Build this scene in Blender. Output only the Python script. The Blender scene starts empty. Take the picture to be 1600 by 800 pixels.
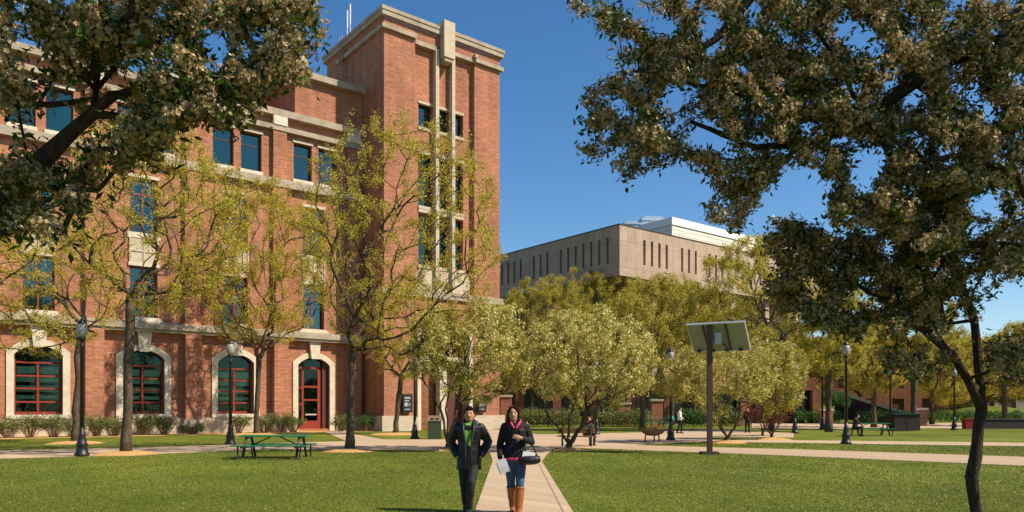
import bpy, math, random
import numpy as np
from mathutils import Vector, Matrix

C = bpy.context.scene.collection
SC = bpy.context.scene
# ------------------------------------------------------------------ camera
F, HZ, EYE = 1160.0, 638.0, 1.65
cam = bpy.data.cameras.new('camera'); camo = bpy.data.objects.new('camera', cam); C.objects.link(camo)
cam.sensor_width = 36; cam.lens = 36 * F / 1600
cam.shift_y = (HZ - 400) / 1600
cam.clip_end = 3000; cam.clip_start = 0.05
camo.location = (0, 0, EYE); camo.rotation_euler = (math.radians(90), 0, 0)
SC.camera = camo
# ------------------------------------------------------------------ light
SUN_DIR = Vector((0.95, -0.31, 0)).normalized()
SUN_EL = math.radians(46)
sd = Vector((SUN_DIR.x * math.cos(SUN_EL), SUN_DIR.y * math.cos(SUN_EL), math.sin(SUN_EL)))
w = bpy.data.worlds.new('World'); SC.world = w; w.use_nodes = True
nt = w.node_tree; nt.nodes.clear()
sky = nt.nodes.new('ShaderNodeTexSky'); sky.sky_type = 'NISHITA'; sky.sun_disc = False
sky.sun_elevation = SUN_EL; sky.sun_rotation = math.atan2(SUN_DIR.x, SUN_DIR.y)
sky.air_density = 1.0; sky.dust_density = 0.5; sky.ozone_density = 2.2; sky.altitude = 200
hs = nt.nodes.new('ShaderNodeHueSaturation'); hs.inputs['Saturation'].default_value = 1.28; hs.inputs['Hue'].default_value = 0.500; hs.inputs['Value'].default_value = 1.0
bg = nt.nodes.new('ShaderNodeBackground'); bg.inputs[1].default_value = 0.105
wo = nt.nodes.new('ShaderNodeOutputWorld')
nt.links.new(sky.outputs[0], hs.inputs['Color']); nt.links.new(hs.outputs[0], bg.inputs[0]); nt.links.new(bg.outputs[0], wo.inputs[0])
sl = bpy.data.lights.new('sun', 'SUN'); sl.energy = 4.9; sl.angle = math.radians(0.53); sl.color = (1, 0.87, 0.68)
so = bpy.data.objects.new('sun', sl); C.objects.link(so); so.location = (60, -20, 60)
so.rotation_euler = sd.to_track_quat('Z', 'Y').to_euler()
SC.view_settings.view_transform = 'Standard'; SC.view_settings.look = 'None'
SC.view_settings.gamma = 1; SC.view_settings.exposure = 0.5; SC.view_settings.use_curve_mapping = False
SC.render.engine = 'CYCLES'
cy = SC.cycles
cy.max_bounces = 6; cy.diffuse_bounces = 3; cy.glossy_bounces = 3; cy.transmission_bounces = 4; cy.transparent_max_bounces = 8
cy.use_denoising = True; cy.caustics_reflective = False; cy.caustics_refractive = False

# ------------------------------------------------------------------ helpers
def G(px, py, z=0.0):
    Y = F * (EYE - z) / (py - HZ)
    return ((px - 800) / F * Y, Y)
def W(px, py, Y):
    return np.array(((px - 800) / F * Y, Y, EYE + (HZ - py) / F * Y))

def tag(o, label=None, cat=None, group=None, kind=None):
    if label: o['label'] = label
    if cat: o['category'] = cat
    if group: o['group'] = group
    if kind: o['kind'] = kind
    return o
def empty(name, loc, rz=0, label=None, cat=None, group=None):
    o = bpy.data.objects.new(name, None); C.objects.link(o)
    o.location = loc; o.rotation_euler = (0, 0, rz); o.empty_display_size = 0.3
    return tag(o, label, cat, group)
def link(name, me, m, parent=None, smooth=False):
    o = bpy.data.objects.new(name, me); C.objects.link(o)
    if m is not None:
        for mm in (m if isinstance(m, (list, tuple)) else [m]): me.materials.append(mm)
    if smooth: me.polygons.foreach_set('use_smooth', [True] * len(me.polygons))
    if parent: o.parent = parent
    return o
def copy_tree(o, parent=None):
    c = o.copy(); C.objects.link(c)
    if parent is not None: c.parent = parent
    for ch in list(o.children): copy_tree(ch, c)
    return c

class MB:
    def __init__(s): s.v = []; s.f = []
    def add(s, vs, fs):
        n = len(s.v); s.v += [tuple(map(float, q)) for q in vs]; s.f += [tuple(n + i for i in f) for f in fs]; return s
    def box(s, x0, x1, y0, y1, z0, z1):
        return s.add([(x0,y0,z0),(x1,y0,z0),(x1,y1,z0),(x0,y1,z0),(x0,y0,z1),(x1,y0,z1),(x1,y1,z1),(x0,y1,z1)],
                     [(0,3,2,1),(4,5,6,7),(0,1,5,4),(1,2,6,5),(2,3,7,6),(3,0,4,7)])
    def quad(s, a, b, c, d): return s.add([a,b,c,d], [(0,1,2,3)])
    def prism(s, poly, z0, z1, axis='z'):
        n = len(poly)
        def P(p, h): return (p[0], p[1], h) if axis == 'z' else ((p[0], h, p[1]) if axis == 'y' else (h, p[0], p[1]))
        return s.add([P(p, z0) for p in poly] + [P(p, z1) for p in poly],
                     [tuple(range(n))[::-1], tuple(range(n, 2*n))] + [(i, (i+1) % n, n+(i+1) % n, n+i) for i in range(n)])
    def lathe(s, prof, cx=0, cy=0, n=16):
        vs = []; fs = []
        for r, z in prof:
            for i in range(n):
                a = 2*math.pi*i/n; vs.append((cx+r*math.cos(a), cy+r*math.sin(a), z))
        for k in range(len(prof)-1):
            for i in range(n):
                j = (i+1) % n; fs.append((k*n+i, k*n+j, (k+1)*n+j, (k+1)*n+i))
        fs.append(tuple(range(n))[::-1]); fs.append(tuple((len(prof)-1)*n+i for i in range(n)))
        return s.add(vs, fs)
    def tube(s, pts, rad, n=8, cap=True, ref=None):
        """rad: list of r or (rx, ry)"""
        pts = [Vector(p) for p in pts]; vs = []; fs = []
        if not isinstance(rad, (list, tuple)): rad = [rad]*len(pts)
        ref = Vector(ref) if ref else Vector((1, 0, 0))
        for k, p in enumerate(pts):
            t = (pts[min(k+1, len(pts)-1)] - pts[max(k-1, 0)]).normalized()
            r0 = ref if abs(t.dot(ref)) < 0.93 else Vector((0, 1, 0))
            b = t.cross(r0).normalized(); a = b.cross(t).normalized()
            rx, ry = rad[k] if isinstance(rad[k], (tuple, list)) else (rad[k], rad[k])
            for i in range(n):
                th = 2*math.pi*i/n
                vs.append(p + a*rx*math.cos(th) + b*ry*math.sin(th))
        for k in range(len(pts)-1):
            for i in range(n):
                j = (i+1) % n; fs.append((k*n+i, k*n+j, (k+1)*n+j, (k+1)*n+i))
        if cap:
            fs.append(tuple(range(n))[::-1]); fs.append(tuple((len(pts)-1)*n+i for i in range(n)))
        return s.add(vs, fs)
    def ball(s, c, r, n=12, m=8):
        rx, ry, rz = r if isinstance(r, (tuple, list)) else (r, r, r)
        vs = []; fs = []
        for k in range(1, m):
            ph = math.pi*k/m
            for i in range(n):
                th = 2*math.pi*i/n
                vs.append((c[0]+rx*math.sin(ph)*math.cos(th), c[1]+ry*math.sin(ph)*math.sin(th), c[2]+rz*math.cos(ph)))
        vs.append((c[0], c[1], c[2]+rz)); vs.append((c[0], c[1], c[2]-rz)); T = len(vs)-2; B = T+1
        for k in range(m-2):
            for i in range(n):
                j = (i+1) % n; fs.append((k*n+i, (k+1)*n+i, (k+1)*n+j, k*n+j))
        for i in range(n):
            j = (i+1) % n; fs.append((T, i, j)); fs.append((B, (m-2)*n+j, (m-2)*n+i))
        return s.add(vs, fs)
    def cut(s): s.g = getattr(s, 'g', []) + [(len(s.v), len(s.f))]; return s
    def split(s, name, m, parent=None, smooth=False):
        """one object for every stretch between two cut() calls"""
        s.cut(); v0 = f0 = 0; out = []
        for v1, f1 in s.g:
            if f1 > f0:
                q = MB(); q.v = s.v[v0:v1]; q.f = [tuple(i-v0 for i in f) for f in s.f[f0:f1]]; out.append(q.build(name, m, parent, smooth))
            v0, f0 = v1, f1
        return out
    def build(s, name, m, parent=None, smooth=False):
        me = bpy.data.meshes.new(name); me.from_pydata(s.v, [], s.f); me.update()
        return link(name, me, m, parent, smooth)

def np_mesh(name, V, Fq, m, parent=None, smooth=False):
    me = bpy.data.meshes.new(name); k = Fq.shape[1]
    me.vertices.add(len(V)); me.vertices.foreach_set('co', V.astype(np.float32).ravel())
    me.loops.add(Fq.size); me.loops.foreach_set('vertex_index', Fq.astype(np.int32).ravel())
    me.polygons.add(len(Fq)); me.polygons.foreach_set('loop_start', np.arange(0, Fq.size, k, dtype=np.int32))
    me.update(calc_edges=True)
    return link(name, me, m, parent, smooth)

# ------------------------------------------------------------------ materials
def mat(name, col, rough=0.8, col2=None, scale=3.0, detail=4, bump=0.0, bscale=40.0, metal=0.0, stretch=None, spec=0.3, lo=0.35, hi=0.65):
    m = bpy.data.materials.new(name); m.use_nodes = True; n = m.node_tree; N = n.nodes; L = n.links
    p = N['Principled BSDF']; p.inputs['Roughness'].default_value = rough; p.inputs['Metallic'].default_value = metal
    p.inputs['Specular IOR Level'].default_value = spec
    p.inputs['Base Color'].default_value = (*col, 1)
    if col2 or bump:
        tc = N.new('ShaderNodeTexCoord'); mp = N.new('ShaderNodeMapping'); L.new(tc.outputs['Object'], mp.inputs[0])
        if stretch: mp.inputs['Scale'].default_value = stretch
    if col2:
        t = N.new('ShaderNodeTexNoise'); t.inputs['Scale'].default_value = scale; t.inputs['Detail'].default_value = detail
        t.inputs['Roughness'].default_value = 0.65
        r = N.new('ShaderNodeValToRGB'); r.color_ramp.elements[0].position = lo; r.color_ramp.elements[1].position = hi
        r.color_ramp.elements[0].color = (*col, 1); r.color_ramp.elements[1].color = (*col2, 1)
        L.new(mp.outputs[0], t.inputs['Vector']); L.new(t.outputs[0], r.inputs[0]); L.new(r.outputs[0], p.inputs['Base Color'])
    if bump:
        t2 = N.new('ShaderNodeTexNoise'); t2.inputs['Scale'].default_value = bscale; t2.inputs['Detail'].default_value = 5
        b = N.new('ShaderNodeBump'); b.inputs['Strength'].default_value = bump; b.inputs['Distance'].default_value = 0.03
        L.new(mp.outputs[0], t2.inputs['Vector']); L.new(t2.outputs[0], b.inputs['Height']); L.new(b.outputs[0], p.inputs['Normal'])
    return m

def brick_mat(name, c1, c2, mortar, bw=0.21, bh=0.075, joint=0.012, streak=True, offset=0.5):
    m = bpy.data.materials.new(name); m.use_nodes = True; n = m.node_tree; N = n.nodes; L = n.links
    p = N['Principled BSDF']; p.inputs['Roughness'].default_value = 0.85; p.inputs['Specular IOR Level'].default_value = 0.2
    tc = N.new('ShaderNodeTexCoord'); sp = N.new('ShaderNodeSeparateXYZ'); L.new(tc.outputs['Object'], sp.inputs[0])
    ad = N.new('ShaderNodeMath'); L.new(sp.outputs[0], ad.inputs[0]); L.new(sp.outputs[1], ad.inputs[1])
    cb = N.new('ShaderNodeCombineXYZ'); L.new(ad.outputs[0], cb.inputs[0]); L.new(sp.outputs[2], cb.inputs[1])
    b = N.new('ShaderNodeTexBrick'); b.inputs['Scale'].default_value = 1; b.inputs['Brick Width'].default_value = bw
    b.inputs['Row Height'].default_value = bh; b.inputs['Mortar Size'].default_value = joint; b.inputs['Mortar Smooth'].default_value = 0.3
    b.inputs['Bias'].default_value = 0; b.offset = offset
    b.inputs['Color1'].default_value = (*c1, 1); b.inputs['Color2'].default_value = (*c2, 1); b.inputs['Mortar'].default_value = (*mortar, 1)
    L.new(cb.outputs[0], b.inputs['Vector'])
    out = b.outputs['Color']
    mp = N.new('ShaderNodeMapping'); mp.inputs['Scale'].default_value = (0.9, 6.0, 1) if streak else (0.5, 0.5, 1)
    L.new(cb.outputs[0], mp.inputs[0])
    mv = N.new('ShaderNodeMapping'); mv.inputs['Scale'].default_value = (1.6, 0.10, 1); L.new(cb.outputs[0], mv.inputs[0]); q_ = 1 if streak else .45
    for sc_, amt, mpv in ((1.3, 0.28*q_, mp.outputs[0]), (0.22, 0.2*q_, cb.outputs[0]), (14, 0.22*q_, mp.outputs[0]), (5, .14, cb.outputs[0]), (1.0, .16 if streak else .04, mv.outputs[0])):
        t = N.new('ShaderNodeTexNoise'); t.inputs['Scale'].default_value = sc_; t.inputs['Detail'].default_value = 5; L.new(mpv, t.inputs['Vector'])
        r = N.new('ShaderNodeMapRange'); r.inputs[1].default_value = 0.3; r.inputs[2].default_value = 0.7
        r.inputs[3].default_value = 1 - amt; r.inputs[4].default_value = 1 + amt*0.8; L.new(t.outputs[0], r.inputs[0])
        mx = N.new('ShaderNodeVectorMath'); mx.operation = 'SCALE'; L.new(out, mx.inputs[0]); L.new(r.outputs[0], mx.inputs['Scale']); out = mx.outputs[0]
    L.new(out, p.inputs['Base Color'])
    bm_ = N.new('ShaderNodeBump'); bm_.inputs['Strength'].default_value = 0.4; bm_.inputs['Distance'].default_value = 0.01; bm_.invert = True
    L.new(b.outputs['Fac'], bm_.inputs['Height']); L.new(bm_.outputs[0], p.inputs['Normal'])
    return m

def leaf_mat(name, ca, cb_, trans=0.35, rough=0.55, cc=None, tcol=None):
    m = bpy.data.materials.new(name); m.use_nodes = True; n = m.node_tree; N = n.nodes; L = n.links
    N.remove(N['Principled BSDF']); out = N['Material Output']
    g = N.new('ShaderNodeNewGeometry'); r = N.new('ShaderNodeValToRGB')
    r.color_ramp.elements[0].color = (*ca, 1); r.color_ramp.elements[1].color = (*cb_, 1)
    if cc:
        e = r.color_ramp.elements.new(0.85); e.color = (*cb_, 1); r.color_ramp.elements[2].color = (*cc, 1)
    L.new(g.outputs['Random Per Island'], r.inputs[0])
    d = N.new('ShaderNodeBsdfDiffuse'); t = N.new('ShaderNodeBsdfTranslucent'); gl = N.new('ShaderNodeBsdfGlossy'); gl.inputs['Roughness'].default_value = rough
    gl.inputs['Color'].default_value = (0.5, 0.5, 0.5, 1)
    L.new(r.outputs[0], d.inputs[0])
    if tcol:
        mul = N.new('ShaderNodeVectorMath'); mul.operation = 'MULTIPLY'; L.new(r.outputs[0], mul.inputs[0]); mul.inputs[1].default_value = tcol
        L.new(mul.outputs[0], t.inputs[0])
    else: L.new(r.outputs[0], t.inputs[0])
    m1 = N.new('ShaderNodeMixShader'); m1.inputs[0].default_value = trans; L.new(d.outputs[0], m1.inputs[1]); L.new(t.outputs[0], m1.inputs[2])
    m2 = N.new('ShaderNodeMixShader'); m2.inputs[0].default_value = 0.05; L.new(m1.outputs[0], m2.inputs[1]); L.new(gl.outputs[0], m2.inputs[2])
    L.new(m2.outputs[0], out.inputs[0]); return m

def glass_mat(name, tint, refl=0.18):
    m = bpy.data.materials.new(name); m.use_nodes = True; n = m.node_tree; N = n.nodes; L = n.links
    N.remove(N['Principled BSDF']); out = N['Material Output']
    t = N.new('ShaderNodeBsdfTransparent'); t.inputs[0].default_value = (*tint, 1)
    gl = N.new('ShaderNodeBsdfGlossy'); gl.inputs['Roughness'].default_value = 0.03; gl.inputs['Color'].default_value = (0.45, 0.85, 0.80, 1)
    tn = N.new('ShaderNodeTexNoise'); tn.inputs['Scale'].default_value = 1.2; tc = N.new('ShaderNodeTexCoord'); L.new(tc.outputs['Object'], tn.inputs['Vector'])
    b = N.new('ShaderNodeBump'); b.inputs['Strength'].default_value = 0.05; b.inputs['Distance'].default_value = 0.1; L.new(tn.outputs[0], b.inputs['Height']); L.new(b.outputs[0], gl.inputs['Normal'])
    fr = N.new('ShaderNodeFresnel'); fr.inputs[0].default_value = 1.5
    a = N.new('ShaderNodeMath'); a.operation = 'ADD'; a.use_clamp = True; a.inputs[1].default_value = refl; L.new(fr.outputs[0], a.inputs[0])
    mx = N.new('ShaderNodeMixShader'); L.new(a.outputs[0], mx.inputs[0]); L.new(t.outputs[0], mx.inputs[1]); L.new(gl.outputs[0], mx.inputs[2]); L.new(mx.outputs[0], out.inputs[0])
    return m

BRICK = brick_mat('brick', (0.45, 0.165, 0.086), (0.33, 0.113, 0.058), (0.38, 0.23, 0.155))
BRICK2 = brick_mat('dark_brick', (0.26, 0.085, 0.04), (0.20, 0.06, 0.03), (0.28, 0.17, 0.1))
STONE = mat('limestone', (0.44, 0.36, 0.26), 0.85, (0.54, 0.46, 0.35), 1.5, bump=0.2, bscale=8, stretch=(1, 1, 3))
LEDGE = mat('weathered_stone', (0.27, 0.22, 0.16), 0.85, (0.42, 0.35, 0.27), 1.2, detail=8, bump=0.2, bscale=8)
WHITE = mat('pale_stone', (0.52, 0.45, 0.34), 0.8, (0.64, 0.57, 0.45), 2.0, bump=0.1, bscale=10)
CONC = brick_mat('precast_concrete', (0.43, 0.325, 0.245), (0.40, 0.30, 0.225), (0.24, 0.175, 0.13), bw=1.345, bh=2.99, joint=0.03, streak=False, offset=0.0)
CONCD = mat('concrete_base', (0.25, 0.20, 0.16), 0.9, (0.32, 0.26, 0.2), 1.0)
PENT = mat('cream_cladding', (0.70, 0.64, 0.54), 0.7, (0.76, 0.70, 0.60), 0.8)
UNIT = mat('blue_grey_metal', (0.33, 0.42, 0.52), 0.45, (0.38, 0.47, 0.56), 1.0, metal=0.2)
FRAME = mat('red_frame', (0.25, 0.035, 0.022), 0.5)
FRAMED = mat('dark_frame', (0.10, 0.035, 0.028), 0.5)
GLASS = glass_mat('window_glass', (0.55, 0.75, 0.70), 0.0)
GLASSB = glass_mat('sky_glass', (0.25, 0.6, 0.6), 0.10)
SHADE = mat('teal_shade', (0.012, 0.15, 0.16), .7, (0.03, 0.26, 0.24), 1.5)
INTER = mat('dark_interior', (0.012, 0.013, 0.014), 0.9)
BLIND = mat('pale_green_blind', (0.62, 0.82, 0.62), 0.7, (0.45, 0.62, 0.47), 2)
CURT = mat('teal_curtain', (0.20, 0.70, 0.64), 0.7, (0.36, 0.80, 0.76), 3, stretch=(8, 8, 0.3))
BARK = mat('bark', (0.10, 0.07, 0.045), 0.95, (0.19, 0.145, 0.10), 14, bump=0.9, bscale=30, stretch=(1, 1, 0.25), spec=0.1)
BARKM = mat('mid_bark', (0.06, 0.042, 0.028), 0.95, (0.13, 0.10, 0.07), 14, bump=0.9, bscale=30, stretch=(1, 1, 0.25), spec=0.1)
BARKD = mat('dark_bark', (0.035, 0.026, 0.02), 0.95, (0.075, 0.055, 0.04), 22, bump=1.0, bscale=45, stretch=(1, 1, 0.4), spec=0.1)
BLACK = mat('black_metal', (0.012, 0.012, 0.013), 0.45, spec=0.5)
GREEN = mat('green_plastic', (0.008, 0.16, 0.065), 0.4, (0.012, 0.20, 0.085), 4, spec=0.5)
MULCH = mat('mulch', (0.44, 0.24, 0.085), 0.95, (0.62, 0.38, 0.15), 12, detail=8, bump=1, bscale=30)
PATH = brick_mat('concrete_path', (0.50, 0.375, 0.25), (0.45, 0.33, 0.215), (0.42, 0.31, 0.20), bw=1.5, bh=1.5, joint=0.010, streak=False, offset=0)
L_SPR = leaf_mat('spring_leaf', (0.42, 0.345, 0.030), (0.62, 0.505, 0.065), 0.38)
L_SPR2 = leaf_mat('yellow_leaf', (0.42, 0.365, 0.04), (0.64, 0.55, 0.09), 0.4)
L_OLV = leaf_mat('olive_leaf', (0.37, 0.31, 0.04), (0.58, 0.48, 0.075), 0.42)
L_GRN = leaf_mat('green_leaf', (0.03, 0.09, 0.015), (0.10, 0.20, 0.03), 0.3)
L_SHR = leaf_mat('shrub_leaf', (0.10, 0.13, 0.03), (0.26, 0.27, 0.07), 0.3)
L_RED = leaf_mat('red_leaf', (0.10, 0.02, 0.015), (0.20, 0.05, 0.02), 0.3)
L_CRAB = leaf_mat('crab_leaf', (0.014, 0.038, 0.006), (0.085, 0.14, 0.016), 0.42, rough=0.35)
L_BLOS = leaf_mat('blossom', (0.27, 0.185, 0.075), (0.54, 0.41, 0.20), 0.32, cc=(0.85, 0.74, 0.52))  # shade brown and sunlit cream put into the petal colours, mixed at random
L_BLOM = leaf_mat('far_blossom', (0.62, 0.53, 0.15), (0.85, 0.76, 0.34), 0.3)
L_CRM = leaf_mat('crab_mid_leaf', (0.30, 0.27, 0.03), (0.50, 0.44, 0.06), 0.35)

# ------------------------------------------------------------------ ground, paths
def lawn_mat():
    m = mat('lawn', (0.072, 0.108, 0.012), 0.95, (0.175, 0.180, 0.024), 0.7, detail=9, bump=0.5, bscale=25, lo=0.3, hi=0.72, spec=0.1, stretch=(0.8, 0.45, 1))
    n = m.node_tree; N = n.nodes; L = n.links; p = N['Principled BSDF']
    src = p.inputs['Base Color'].links[0].from_socket
    tc = N.new('ShaderNodeTexCoord'); t = N.new('ShaderNodeTexNoise'); t.inputs['Scale'].default_value = 0.12; t.inputs['Detail'].default_value = 6
    L.new(tc.outputs['Object'], t.inputs['Vector'])
    r = N.new('ShaderNodeMapRange'); r.inputs[1].default_value = 0.35; r.inputs[2].default_value = 0.65; r.inputs[3].default_value = 0.8; r.inputs[4].default_value = 1.2
    L.new(t.outputs[0], r.inputs[0]); mx = N.new('ShaderNodeVectorMath'); mx.operation = 'SCALE'
    L.new(src, mx.inputs[0]); L.new(r.outputs[0], mx.inputs['Scale'])
    t3 = N.new('ShaderNodeTexNoise'); t3.inputs['Scale'].default_value = 9; t3.inputs['Detail'].default_value = 6; L.new(tc.outputs['Object'], t3.inputs['Vector'])
    r3 = N.new('ShaderNodeMapRange'); r3.inputs[1].default_value = 0.3; r3.inputs[2].default_value = 0.7; r3.inputs[3].default_value = 0.7; r3.inputs[4].default_value = 1.3
    L.new(t3.outputs[0], r3.inputs[0]); mx2 = N.new('ShaderNodeVectorMath'); mx2.operation = 'SCALE'
    L.new(mx.outputs[0], mx2.inputs[0]); L.new(r3.outputs[0], mx2.inputs['Scale']); L.new(mx2.outputs[0], p.inputs['Base Color'])
    return m
LAWN = lawn_mat()
g = MB(); g.quad((-900, -300, 0), (900, -300, 0), (900, 1500, 0), (-900, 1500, 0)); tag(g.build('ground', LAWN), kind='structure')
PATHS = {}
def path(name, pts, z, pix=True):
    P = [G(*p) for p in pts] if pix else pts
    mb = MB(); n = len(P)
    mb.add([(x, y, z) for x, y in P], [tuple(range(n))]); mb.add([(x, y, z) for x, y in P] + [(x, y, -0.05) for x, y in P], [(i, (i+1) % n, n+(i+1) % n, n+i) for i in range(n)])
    PATHS.setdefault('all', []).append(P)
    return tag(mb.build(name, PATH), kind='structure')
path('walking_path', [(-0.58, 1), (0.98, 1), (0.96, 12), (0.92, 23), (1.3, 27), (1.9, 31.5), (-1.3, 31.5), (-0.8, 27), (-0.6, 23)], 0.020, pix=False)
kb = MB()
for (a, b) in (((0.80, 1), (0.80, 12)), ((0.80, 12), (0.77, 24))):
    kb.quad((a[0], a[1], .0242), (a[0]+.02, a[1], .0242), (b[0]+.02, b[1], .0242), (b[0], b[1], .0242))
tag(kb.build('path_joint', mat('joint_dark', (0.24, 0.19, 0.13), 0.95)), kind='structure')
path('cross_path', [(-200, 722), (0, 717), (200, 711.5), (400, 703), (545, 702.5), (545, 689.5), (420, 693), (350, 695.5), (200, 700), (0, 704), (-200, 708)], 0.012)
path('plaza_path', [(520, 702.6), (700, 704), (860, 700.5), (960, 700.5), (1000, 695), (1110, 690), (1110, 682), (1240, 684), (1240, 677), (1110, 671), (1000, 676), (850, 679), (800, 677), (790, 667), (765, 667), (758, 677), (700, 687), (600, 687), (560, 680), (525, 672.5), (500, 672.5), (540, 689)], 0.016)
path('lawn_path', [(850, 699.5), (960, 702), (1250, 713), (1600, 728), (1750, 735), (1750, 720), (1600, 714), (1250, 702.5), (1000, 696), (930, 692)], 0.008)
path('far_lawn_path', [(1040, 690.5), (1240, 692.3), (1600, 697.5), (1800, 700.5), (1800, 694.5), (1600, 692), (1240, 688), (1040, 686.5)], 0.010)
path('far_plaza', [(1175, 668), (1300, 671), (1430, 669), (1700, 670), (1850, 670), (1850, 661.5), (1430, 661), (1175, 660)], 0.010)

def in_poly(x, y, P):
    c = np.zeros(len(x), bool); j = len(P)-1
    for i in range(len(P)):
        xi, yi = P[i]; xj, yj = P[j]
        k = ((yi > y) != (yj > y)) & (x < (xj-xi)*(y-yi)/((yj-yi) if yj != yi else 1e-9)+xi); c ^= k; j = i
    return c
GRASSM = leaf_mat('grass_blade', (0.090, 0.128, 0.014), (0.19, 0.202, 0.028), 0.3)
_n = GRASSM.node_tree; _d = [q for q in _n.nodes if q.type == 'BSDF_DIFFUSE'][0]; _tr = [q for q in _n.nodes if q.type == 'BSDF_TRANSLUCENT'][0]; _src = _d.inputs[0].links[0].from_socket
_tc = _n.nodes.new('ShaderNodeTexCoord')
for _sc, _am in ((0.35, .36), (1.6, .42), (0.1, .22)):
    _t = _n.nodes.new('ShaderNodeTexNoise'); _t.inputs['Scale'].default_value = _sc; _t.inputs['Detail'].default_value = 5; _n.links.new(_tc.outputs['Object'], _t.inputs['Vector'])
    _c = _n.nodes.new('ShaderNodeValToRGB'); _c.color_ramp.elements[0].position = .35; _c.color_ramp.elements[1].position = .65
    _c.color_ramp.elements[0].color = (1-_am*1.3, 1-_am*.7, 1-_am*.5, 1); _c.color_ramp.elements[1].color = (1+_am, 1+_am*.6, 1+_am*.3, 1)
    _v = _n.nodes.new('ShaderNodeVectorMath'); _v.operation = 'MULTIPLY'; _n.links.new(_src, _v.inputs[0]); _n.links.new(_c.outputs[0], _v.inputs[1]); _src = _v.outputs[0]
_n.links.new(_src, _d.inputs[0]); _n.links.new(_src, _tr.inputs[0])
def grass():
    rng = np.random.default_rng(5)
    xs = []; ys = []; ss = []
    y = 11.2*(36/11.2)**(rng.uniform(0, 1, 190000)**1.25); x = rng.uniform(-0.72, 0.72, len(y))*y
    xs.append(x); ys.append(y); ss.append(y/12)
    x = np.concatenate(xs); y = np.concatenate(ys); s = np.concatenate(ss)
    keep = np.ones(len(x), bool)
    for P in PATHS['all']: keep &= ~in_poly(x, y, P)
    x, y, s = x[keep], y[keep], s[keep]; n = len(x)
    a = rng.uniform(0, 2*np.pi, n); h = rng.uniform(0.012, 0.032, n)*s**0.6; wd = 0.0045*s
    lean = rng.normal(0, 0.02, (n, 2))
    V = np.zeros((n, 3, 3)); V[:, 0, 0] = x-np.cos(a)*wd; V[:, 0, 1] = y-np.sin(a)*wd; V[:, 1, 0] = x+np.cos(a)*wd; V[:, 1, 1] = y+np.sin(a)*wd
    V[:, 2, 0] = x+lean[:, 0]; V[:, 2, 1] = y+lean[:, 1]; V[:, 2, 2] = h
    tag(np_mesh('grass', V.reshape(-1, 3), np.arange(n*3).reshape(-1, 3), GRASSM),
        'short sunlit green grass blades covering the lawn', 'grass', kind='stuff')
grass()
def hill(px, Y, rx, ry, hgt, name='hill'):
    cx = (px-800)/F*Y; n = 28; m = 8; mb = MB(); vs = []; fs = []
    for k in range(m+1):
        t = k/m
        for i in range(n):
            a = 2*math.pi*i/n; vs.append((cx+rx*t*math.cos(a), Y+ry*t*math.sin(a), hgt*(math.cos(math.pi*t)*0.5+0.5) - 0.02))
    for k in range(m):
        for i in range(n):
            j = (i+1) % n; fs.append((k*n+i, (k+1)*n+i, (k+1)*n+j, k*n+j))
    mb.add(vs, fs); return tag(mb.build(name, LAWN, smooth=True), kind='structure')
hill(1285, 92, 13, 12, 3.4)
hill(1545, 100, 12, 10, 2.0)

# ------------------------------------------------------------------ brick hall
ANG = math.atan2(1160, 1460)
P0 = ((600-800)/F*53.5, 53.5)
def wall(mb, x0, x1, z0, z1, holes, y, depth):
    xs = sorted({x0, x1, *[v for h in holes for v in h[:2] if x0 < v < x1]}); zs = sorted({z0, z1, *[v for h in holes for v in h[2:] if z0 < v < z1]})
    for i in range(len(xs)-1):
        for j in range(len(zs)-1):
            cx, cz = (xs[i]+xs[i+1])/2, (zs[j]+zs[j+1])/2
            if any(h[0] < cx < h[1] and h[2] < cz < h[3] for h in holes): continue
            mb.quad((xs[i], y, zs[j]), (xs[i+1], y, zs[j]), (xs[i+1], y, zs[j+1]), (xs[i], y, zs[j+1]))
    for a, b, c, d in holes:
        mb.quad((a, y, c), (a, y, d), (a, y+depth, d), (a, y+depth, c)); mb.quad((b, y, c), (b, y+depth, c), (b, y+depth, d), (b, y, d))
        mb.quad((a, y, d), (b, y, d), (b, y+depth, d), (a, y+depth, d)); mb.quad((a, y, c), (a, y+depth, c), (b, y+depth, c), (b, y, c))
def window(parent, a, b, c, d, y, m=FRAME, cols=2, rows=(0.7,), glass=GLASSB, t=0.07, arch=0, name='window', shade=0.12):
    f = MB()
    if not arch:
        f.box(a, a+t, y-.04, y+.04, c, d); f.box(b-t, b, y-.04, y+.04, c, d); f.box(a+t, b-t, y-.04, y+.04, d-t, d); f.box(a+t, b-t, y-.04, y+.04, c, c+t)
    else:
        f.box(a, a+t, y-.04, y+.04, c, d-arch+.1); f.box(b-t, b, y-.04, y+.04, c, d-arch+.1); f.box(a+t, b-t, y-.04, y+.04, c, c+t*1.6)
    for k in range(1, cols):
        x = a+(b-a)*k/cols; f.box(x-t*.5, x+t*.5, y-.037, y+.037, c+t, (d if not arch else c+(d-c)*rows[0])-t)
    for r in rows:
        z = c+(d-c)*r; f.box(a+t, b-t, y-.033, y+.033, z-t*.45, z+t*.45)
    fo = f.build(name, m, parent)
    if not arch and m is not None and name == 'window' and shade:
        q = MB(); q.box(a+.03, b-.03, y+.10, y+.12, c+(d-c)*shade, d); q.build('shade', SHADE, fo)
    p = MB(); p.quad((a+.01, y, c+.01), (b-.01, y, c+.01), (b-.01, y, d-.01), (a+.01, y, d-.01)); p.build('pane', glass, fo)
    return fo
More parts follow.
